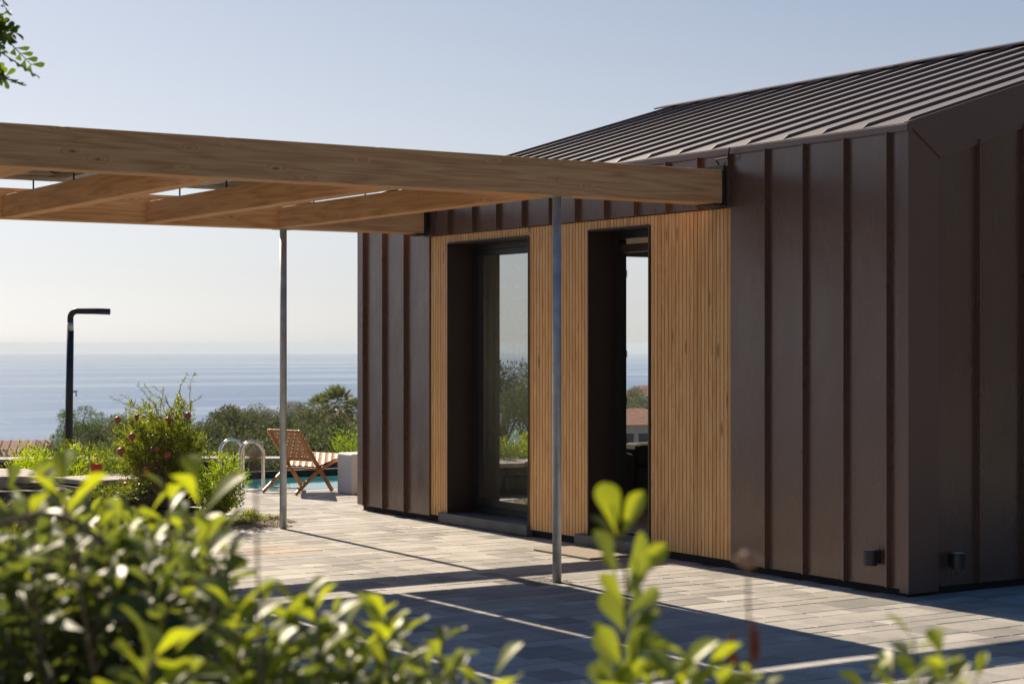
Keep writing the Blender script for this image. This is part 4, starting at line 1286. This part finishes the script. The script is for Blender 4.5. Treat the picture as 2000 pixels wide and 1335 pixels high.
# ------------------------------------------------------------------ houses on the slope
def bungalow(px, py, t, wid, dep, hw, hr, rz, label, hipped=False, nwin=3, floors=1):
    p = at(px, py, t)
    e = empty('bungalow', (p.x, p.y, p.z-hr-hw), label, 'house', None, rz)
    MB().box((-wid/2, -dep/2, -4), (wid/2, dep/2, hw)).build('wall', M['housewall'], e)
    b = MB(); o_ = .35; k = dep/2 if hipped else 0
    v = [b.bm.verts.new(q) for q in ((-wid/2-o_, -dep/2-o_, hw+.002), (wid/2+o_, -dep/2-o_, hw+.002), (wid/2+o_, dep/2+o_, hw+.002), (-wid/2-o_, dep/2+o_, hw+.002), (-wid/2-o_+k, 0, hw+hr), (wid/2+o_-k, 0, hw+hr))]
    for f in ((0, 1, 5, 4), (2, 3, 4, 5), (1, 2, 5), (3, 0, 4), (3, 2, 1, 0)): b.bm.faces.new([v[i] for i in f])
    # rows of tiles as low ribs
    for sgn in (-1, 1):
        n = int(wid/.4)
        for i in range(n+1):
            x = -wid/2 + i*wid/n
            if hipped and abs(x) > wid/2-dep/2: continue
            b.bar((x, sgn*(dep/2+o_), hw+.03), (x, sgn*.02, hw+hr+.03), .10, .012)
    b.build('roof', M['rooftile'], e)
    for fl in range(floors):
        for i in range(nwin):
            x = -wid/2 + (i+.5)*wid/nwin; z = hw-1.9-fl*2.9
            w_ = MB().box((x-.5, -dep/2-.03, z), (x+.5, -dep/2-.003, z+1.2)).build('window', M['winpane'], e)
    if floors > 1: MB().box((wid*.2, -.3, hw+hr*.4), (wid*.2+.5, .3, hw+hr+.6)).build('chimney', M['housewall'], e)
    return e
bungalow(-22, 860, 88, 5.2, 4.5, 2.6, .8, R(-33+8), 'red roofed bungalow on the slope at the left edge')
bungalow(1238, 797, 150, 7, 6, 3.0, 1.2, R(-20), 'near red roofed house seen through the doorway', True, 5, 2)
bungalow(1262, 752, 290, 9, 8, 3.0, 1.6, R(-40), 'distant red roofed house seen high in the doorway', True, 4, 2)
bungalow(690, 826, 210, 9, 8, 3.0, 1.4, R(-30), 'pale distant house just left of the metal wall', True, 4, 2)
bungalow(672, 838, 260, 8, 7, 3.0, 1.4, R(-10), 'pink walled distant house behind the leafy shrub', True, 4, 2)
for px, py, t, lb in ((1232, 772, 190, 'round green tree seen between the two roofs in the doorway'), (1256, 778, 180, 'dark tree right of the round one seen in the doorway'), (1222, 760, 260, 'small far tree left in the doorway view'), (684, 790, 200, 'hazy tree left of the metal wall behind the palms'), (668, 812, 180, 'low tree under the tall palm')):
    o = dup(ol[random.randrange(3)], (0, 0, 0), random.random()*6)
    p = at(px, py, t); g = hill(p.x, p.y); s = (p.z-g)/2.95; s = min(s, 2.6)
    o.location = (p.x, p.y, p.z-2.95*s); o.scale = (s*1.2, s*1.2, s)
    tag(o, lb, 'tree', 'distant trees among the houses')

# small boat far out
p = at(314, 698, 7900)
e = empty('boat', (p.x, p.y, -60), 'tiny white boat far out on the sea', 'boat', None, .4)
MB().prism([(-6, -1.6, -.4), (5, -1.6, -.4), (8, 0, -.4), (5, 1.6, -.4), (-6, 1.6, -.4)], (0, 0, 2.4)).build('hull', M['fur'], e)
MB().box((-3, -1.1, 2.01), (2, 1.1, 4.2)).build('cabin', M['fur'], e, bevel=.1)

# ------------------------------------------------------------------ carob branch at the top left
def carob():
    random.seed(43)
    global rng; rng = np.random.default_rng(5)
    tb = at(-620, 1500, 6.2)
    e = empty('carob_tree', (tb.x, tb.y, -.05), 'tree reaching into the upper left corner with dark green leaflets', 'tree')
    O = Vector((tb.x, tb.y, -.05))
    fork = at(-560, 150, 6.2) - O
    b = MB()
    b.tube([(0, 0, -.1), fork*.5 + Vector((.06, 0, 0)), fork], [.11, .085, .06], 12)
    b.build('trunk', M['bark'], e)
    ends = [at(px, py, 6.0+dt) - O for px, py, dt in ((-5, 15, 0), (12, 75, .1), (-22, 120, -.1), (-12, 140, .05), (0, 100, 0), (-30, 30, .1), (-20, 60, 0), (5, 45, .05), (-10, -60, .2), (-60, 60, -.2), (-160, -200, .2), (-300, -300, 0), (-420, -260, .3), (-240, -60, -.3), (-500, -340, .1), (-330, 80, .2), (-120, -80, 0), (-700, -300, 0), (-820, -160, .1), (-760, 20, -.2))]
    b = MB()
    P, D, Nn, T = [], [], [], []
    for q in ends:
        L = (q-fork).length
        pts = [fork, fork.lerp(q, .4)+Vector((0, 0, .12*L)), fork.lerp(q, .75)+Vector((0, 0, .08*L)), q]
        b.tube(pts, [.030, .018, .010, .004], 7, cap=False)
        for k in range(15):
            s = random.uniform(.74, 1.0)
            f = s*3; i0 = min(2, int(f)); c = pts[i0].lerp(pts[i0+1], f-i0)
            rd = Vector(rdir(1)[0]); rd.z -= .25; rd.normalize()
            Lr = random.uniform(.09, .15)
            tipp = c + rd*Lr
            b.tube([c, tipp], [.0025, .0012], 5, cap=False)
            nrm = rd.cross(Vector(rdir(1)[0])).normalized(); sd_ = rd.cross(nrm)
            for j in range(4):
                for sg in (-1, 1):
                    P.append(c + rd*Lr*(.35+.6*j/3)); D.append(rd*.7 + sd_*sg); Nn.append(nrm); T.append(min(1, max(0, random.gauss(.5, .25))))
    n = len(P)
    b.build('branch', M['bark'], e)
    leaves('foliage', P, D, np.array([list(v) for v in Nn]), rng.uniform(.034, .050, n), rng.uniform(.017, .023, n), M['leafcarob'], T, 'near', parent=e)
carob()

# ------------------------------------------------------------------ foreground shrubs with leathery leaves
class Sprigs:
    def __init__(s): s.P, s.D, s.N, s.L, s.W, s.T, s.b = [], [], [], [], [], [], MB()
    def leaf(s, p, d, n, L, W, t):
        s.P.append(tuple(p)); s.D.append(tuple(d)); s.N.append(tuple(n)); s.L.append(L); s.W.append(W); s.T.append(min(1, max(0, t)))
    def sprig(s, tip, base, n, L, tone=.5, newg=.25, r=.0022, top=4, cover=.85, wid=.42):
        tip, base = Vector(tip), Vector(base)
        ln = (tip-base).length
        mid = base.lerp(tip, .5) + Vector([random.gauss(0, .05)*ln for _ in range(3)])
        pts = [base, base.lerp(mid, .6)+Vector((0, 0, 0)), mid.lerp(tip, .35), tip]
        s.b.tube(pts, [r*1.6, r*1.3, r, r*.7], 6, cap=False)
        a0 = random.random()*6.28
        for k in range(n):
            f = 1 - cover*(k/n)
            g = f*3; i0 = min(2, int(g)); q = pts[i0].lerp(pts[i0+1], g-i0)
            ax = (pts[i0+1]-pts[i0]).normalized()
            a = a0 + k*2.4
            u = ax.cross(Vector((.3, .9, .1))).normalized(); v = ax.cross(u)
            out = u*math.cos(a) + v*math.sin(a)
            elev = .95 - .75*min(1, k/max(4, n*.6)) + random.gauss(0, .12)
            d = ax*elev + out*(1-.25*elev)
            nn = ax - out*.25 + Vector([random.gauss(0, .18) for _ in range(3)])
            ll = L*random.uniform(.72, 1.1)*(.8 if k < 2 else 1)
            s.leaf(q + out*r, d, nn, ll, ll*wid*random.uniform(.85, 1.12), random.gauss(tone, .14) + (newg if k < top else 0))
    def build(s, name, loc, label, group=None):
        loc = Vector(loc)
        e = empty(name, loc, label, 'shrub', group)
        P = np.array(s.P)-np.array(loc)
        leaves('foliage', P, s.D, s.N, s.L, s.W, M['leafnear'], s.T, 'near', parent=e)
        o = s.b.build('stem', M['twig'], e); o.location = -loc
        return e
def ytop(x):
    pts = [(-150, 870), (0, 905), (60, 930), (130, 950), (190, 985), (250, 985), (330, 990), (400, 1010), (445, 1040), (455, 1100), (430, 1200), (420, 1335), (600, 1500)]
    for (a, b_), (c_, d_) in zip(pts, pts[1:]):
        if a <= x <= c_: return b_ + (d_-b_)*(x-a)/(c_-a)
    return 1400
S = Sprigs(); rs = random.Random(21)
cnt = 0
while cnt < 430:
    px = rs.uniform(-140, 448); t = rs.uniform(2.15, 3.3)
    py = rs.uniform(ytop(px), 1480)
    tip = at(px, py+18, t)
    base = tip + Vector((rs.gauss(0, .07), rs.gauss(0, .07), -rs.uniform(.16, .30)))
    S.sprig(tip, base, rs.randint(12, 17), rs.uniform(.038, .060), .20, .26, .0016, 3, .95, .50)
    cnt += 1
# prominent tips rising from the mass
for px, py, t, ln, L, n, tn in ((120, 905, 2.15, .22, .050, 9, .62), (98, 930, 2.3, .2, .050, 8, .35), (385, 912, 2.2, .22, .052, 8, .72), (330, 920, 2.4, .2, .045, 7, .4),
                         (60, 925, 2.2, .2, .048, 7, .3), (235, 960, 2.4, .2, .040, 9, .4), (290, 965, 2.4, .2, .042, 10, .5), (435, 1000, 2.6, .25, .038, 12, .35), (20, 960, 2.3, .2, .042, 8, .45),
                         (200, 985, 2.3, .15, .042, 9, .55), (360, 980, 2.5, .2, .042, 10, .5), (150, 960, 2.5, .2, .042, 9, .45)):
    tip = at(px, py+40, t); S.sprig(tip, tip+Vector((rs.gauss(0, .03), rs.gauss(0, .03), -ln)), n+3, L*1.3, tn, .25, .002, 4, .8, .55)
# thicker bare stems running through the mass
for a_, b2 in (((440, 1120, 2.7), (330, 1420, 2.8)), ((130, 1100, 2.4), (180, 1450, 2.5)), ((430, 1020, 2.7), (345, 1230, 2.8)), ((250, 1150, 2.3), (60, 1330, 2.4)), ((400, 1150, 2.4), (150, 1300, 2.4))):
    p_, q_ = at(*a_), at(*b2); S.b.tube([p_, p_.lerp(q_, .5)+Vector((.01, .01, .02)), q_], [.003, .0045, .006], 7, cap=False)
arc = [at(px, py, 2.1) for px, py in ((-40, 1045), (20, 1018), (80, 1002), (130, 1010), (165, 1030), (200, 1060))]
S.b.tube(arc, .0038, 8)
for i in range(26):                               # main stems down to the ground
    p_ = at(rs.uniform(-120, 430), 1400, rs.uniform(2.3, 3.1)); S.b.tube([p_, (p_.x+rs.gauss(0, .05), p_.y+rs.gauss(0, .05), -.1)], [.005, .009], 7, cap=False)
c0 = at(170, 1300, 2.7); S.build('shrub', (c0.x, c0.y, -.09), 'dense leathery leaved shrub filling the lower left foreground')

S = Sprigs()
for px, py, t, ln, L, n, tn in ((455, 1150, 2.0, .2, .050, 10, .55), (500, 1165, 2.1, .2, .050, 9, .6), (585, 1140, 2.15, .24, .040, 14, .55), (615, 1155, 2.1, .2, .040, 12, .5), (650, 1180, 2.2, .2, .038, 12, .45),
                         (735, 1160, 2.2, .22, .036, 14, .62), (755, 1175, 2.15, .2, .036, 12, .6), (790, 1200, 2.3, .2, .036, 10, .3), (865, 1215, 2.3, .2, .038, 7, .25), (300, 1225, 1.9, .2, .048, 9, .75),
                         (330, 1250, 1.95, .2, .048, 8, .6), (700, 1230, 2.2, .2, .036, 12, .4), (560, 1240, 2.2, .2, .038, 12, .35), (830, 1250, 2.2, .2, .034, 12, .35), (960, 1290, 2.0, .2, .044, 7, .8), (520, 1250, 2.0, .2, .046, 9, .5), (620, 1250, 2.1, .2, .040, 12, .4)):
    tip = at(px, py+35, t); S.sprig(tip, tip+Vector((rs.gauss(0, .02), rs.gauss(0, .02), -ln)), n+6, L*1.45, tn, .22, .0018, 4, .85, .56)
for k in range(130):
    px = rs.uniform(250, 920); py = rs.uniform(1265 + abs(px-560)*.07, 1480); t = rs.uniform(1.95, 2.5)
    tip = at(px, py+15, t); S.sprig(tip, tip+Vector((rs.gauss(0, .04), rs.gauss(0, .04), -.18)), 13, rs.uniform(.034, .052), .26, .24, .0016, 3, .95, .50)
for k in range(12):
    p_ = at(rs.uniform(320, 900), 1450, rs.uniform(2.0, 2.4)); S.b.tube([p_, (p_.x+rs.gauss(0, .04), p_.y+rs.gauss(0, .04), -.1)], [.004, .008], 7, cap=False)
c0 = at(600, 1300, 2.2); S.build('shrub', (c0.x, c0.y, -.09), 'leathery leaved shrub with bright upright sprigs in the bottom centre')

c0_ = None
S = Sprigs()
stem = [at(px, py, 1.95) for px, py in ((1195, 985), (1212, 1060), (1225, 1150), (1215, 1250), (1200, 1360), (1195, 1500))]
S.b.tube(stem, [.0012, .0016, .002, .0024, .003, .0035], 8)
def lf(x0, y0, x1, y1, t, tone, w_=.42, tw=0.0, dt=0.0):
    a_, b2 = at(x0, y0, t), at(x1, y1, t+dt)
    d = b2-a_
    nrm = (-FWD + RGT*tw + UPV*.25).normalized()
    S.leaf(a_, d, nrm, d.length, d.length*w_, tone)
for a_ in ((1205, 1045, 1180, 940, 1.95, .92, .5, .2, .01), (1215, 1050, 1250, 960, 1.93, .85, .42, -.5, -.01), (1205, 1130, 1170, 1030, 1.95, .55, .42, .8, .01), (1205, 1060, 1158, 1000, 1.98, .35, .35, 1.0, .02),
           (1222, 1150, 1300, 1060, 1.95, .75, .34, -.3, .0), (1225, 1150, 1265, 1080, 1.93, .6, .4, .5, -.01), (1222, 1170, 1255, 1110, 1.97, .5, .5, -.6, .0), (1220, 1235, 1182, 1155, 1.94, .6, .55, .1, .0), (1222, 1230, 1292, 1190, 1.95, .45, .3, 1.2, .01),
           (1218, 1260, 1158, 1215, 1.97, .35, .3, .9, 0), (1216, 1275, 1270, 1195, 1.95, .5, .42, .3, 0), (1212, 1310, 1160, 1240, 1.96, .4, .36, -.5, 0), (1210, 1330, 1250, 1240, 1.93, .55, .4, .9, 0),
           (1222, 1200, 1290, 1150, 1.96, .5, .42, .6, .01), (1222, 1130, 1262, 1040, 1.97, .65, .38, .9, .01), (1218, 1110, 1172, 1085, 1.96, .45, .42, -.8, .01), (1220, 1180, 1178, 1120, 1.93, .7, .46, .4, -.01),
           (1218, 1290, 1280, 1235, 1.94, .6, .45, -.4, 0), (1214, 1300, 1176, 1225, 1.93, .7, .48, .5, -.01), (1208, 1345, 1262, 1290, 1.95, .75, .5, .2, 0), (1204, 1350, 1150, 1300, 1.94, .5, .45, -.5, 0), (1224, 1215, 1252, 1135, 1.98, .35, .36, 1.1, .02), (1200, 1380, 1225, 1300, 1.93, .8, .5, 0, 0),
           (1190, 1370, 1175, 1285, 1.95, .5, .42, .4, 0), (1205, 1370, 1240, 1290, 1.97, .7, .45, .2, 0)):
    S.leaf if False else lf(*a_)
for px, py, t, L, n, tn in ((1300, 1265, 1.9, .058, 7, .85), (1365, 1262, 1.9, .056, 6, .8), (1420, 1285, 1.95, .050, 7, .5), (1330, 1300, 1.85, .055, 8, .7), (1260, 1300, 1.9, .050, 8, .6), (1470, 1290, 1.95, .036, 5, .55), (1180, 1320, 2.0, .036, 9, .45), (1250, 1330, 2.0, .036, 9, .5), (1400, 1330, 2.0, .036, 8, .5), (1340, 1340, 2.0, .038, 8, .6)):
    tip = at(px, py+40, t); S.sprig(tip, tip+Vector((rs.gauss(0, .015), rs.gauss(0, .015), -.2)), n+3, L*1.25, tn, .15, .0018, 4, .6, .50)
for k in range(5):
    p_ = at(rs.uniform(1180, 1450), 1480, 1.98); S.b.tube([p_, (p_.x+rs.gauss(0, .02), p_.y+rs.gauss(0, .02), -.1)], [.0035, .007], 7, cap=False)
c0 = at(1220, 1400, 1.95); e = S.build('shrub', (c0.x, c0.y, -.09), 'shrub with one tall bright sprig rising in front of the doorway')
b = MB()
for x0, y0, x1, y1 in ((1425, 1300, 1432, 1232), (1468, 1300, 1472, 1210), (1480, 1290, 1476, 1225), (1440, 1300, 1420, 1245)):
    p_, q_ = at(x0, y0, 1.9)-c0.to_3d(), at(x1, y1, 1.9)-c0.to_3d()
    b.tube([p_, p_.lerp(q_, .35), p_.lerp(q_, .75), q_], [.0015, .0042, .0035, .0008], 8)
o = b.build('bud', M['bud'], e); o.location = (0, 0, c0.z+.09)

S = Sprigs()
for px, py, t, L, n, tn in ((1785, 1215, 1.95, .036, 7, .45), (1745, 1255, 2.0, .036, 6, .4), (1840, 1255, 1.9, .040, 6, .6), (1700, 1300, 1.95, .034, 5, .7), (1905, 1300, 1.95, .034, 5, .8), (1800, 1290, 1.9, .042, 7, .7), (1760, 1310, 1.9, .040, 7, .6), (1850, 1310, 1.95, .038, 6, .6)):
    tip = at(px, py+30, t); S.sprig(tip, tip+Vector((rs.gauss(0, .015), rs.gauss(0, .015), -.22)), n+3, L*1.35, tn, .2, .0018, 4, .7, .50)
for k in range(4):
    p_ = at(rs.uniform(1740, 1880), 1450, 1.95); S.b.tube([p_, (p_.x+rs.gauss(0, .02), p_.y+rs.gauss(0, .02), -.1)], [.003, .006], 7, cap=False)
c0 = at(1800, 1400, 1.95); S.build('shrub', (c0.x, c0.y, -.09), 'small leafy shrub top in the lower right corner')

# dry flower stalks
def stalk(px, py, t, label, hs=.010):
    p_ = at(px, py, t); g = (p_.x, p_.y, -.09)
    e = empty('dry_flower', g, label, 'dry flower', 'dry flower stalks in the foreground')
    top_ = p_-Vector(g)
    MB().tube([(0.02, 0.01, 0), (.015, 0, top_.z*.6), (0, 0, top_.z)], [.003, .002, .0013], 6).build('stem', M['twig'], e)
    b = MB(); bmesh.ops.create_icosphere(b.bm, subdivisions=3, radius=hs)
    for v in b.bm.verts: v.co = v.co*(1+random.uniform(-.22, .22)); v.co.z *= .8
    for k in range(40):
        d = Vector(rdir(1)[0]); d.z = abs(d.z)*.6-.1
        b.bar(d*hs*.6, d*hs*random.uniform(1.2, 1.7), .002, .0007)
    b.build('flower_head', M['dryflower'], e, loc=(0, 0, top_.z))
stalk(1460, 1092, 1.75, 'pale dry flower head on a thin stalk before the brown wall', .009)
stalk(498, 885, 1.9, 'blurred dry flower head in front of the pool ladder', .006)

# ------------------------------------------------------------------ haze
hb_ = MB().box((-12500, -12500, -61), (12500, 12500, 6.0))
hm = bpy.data.materials.new('haze'); hm.use_nodes = True
nt = hm.node_tree; nt.nodes.remove(nt.nodes['Principled BSDF'])
pv = nt.nodes.new('ShaderNodeVolumePrincipled'); pv.inputs['Anisotropy'].default_value = .12; pv.inputs['Density'].default_value = 1.3e-4; pv.inputs['Color'].default_value = (.76, .87, 1, 1)
nt.links.new(pv.outputs[0], nt.nodes['Material Output'].inputs['Volume'])
o = hb_.build('haze', hm); tag(o, kind='stuff')
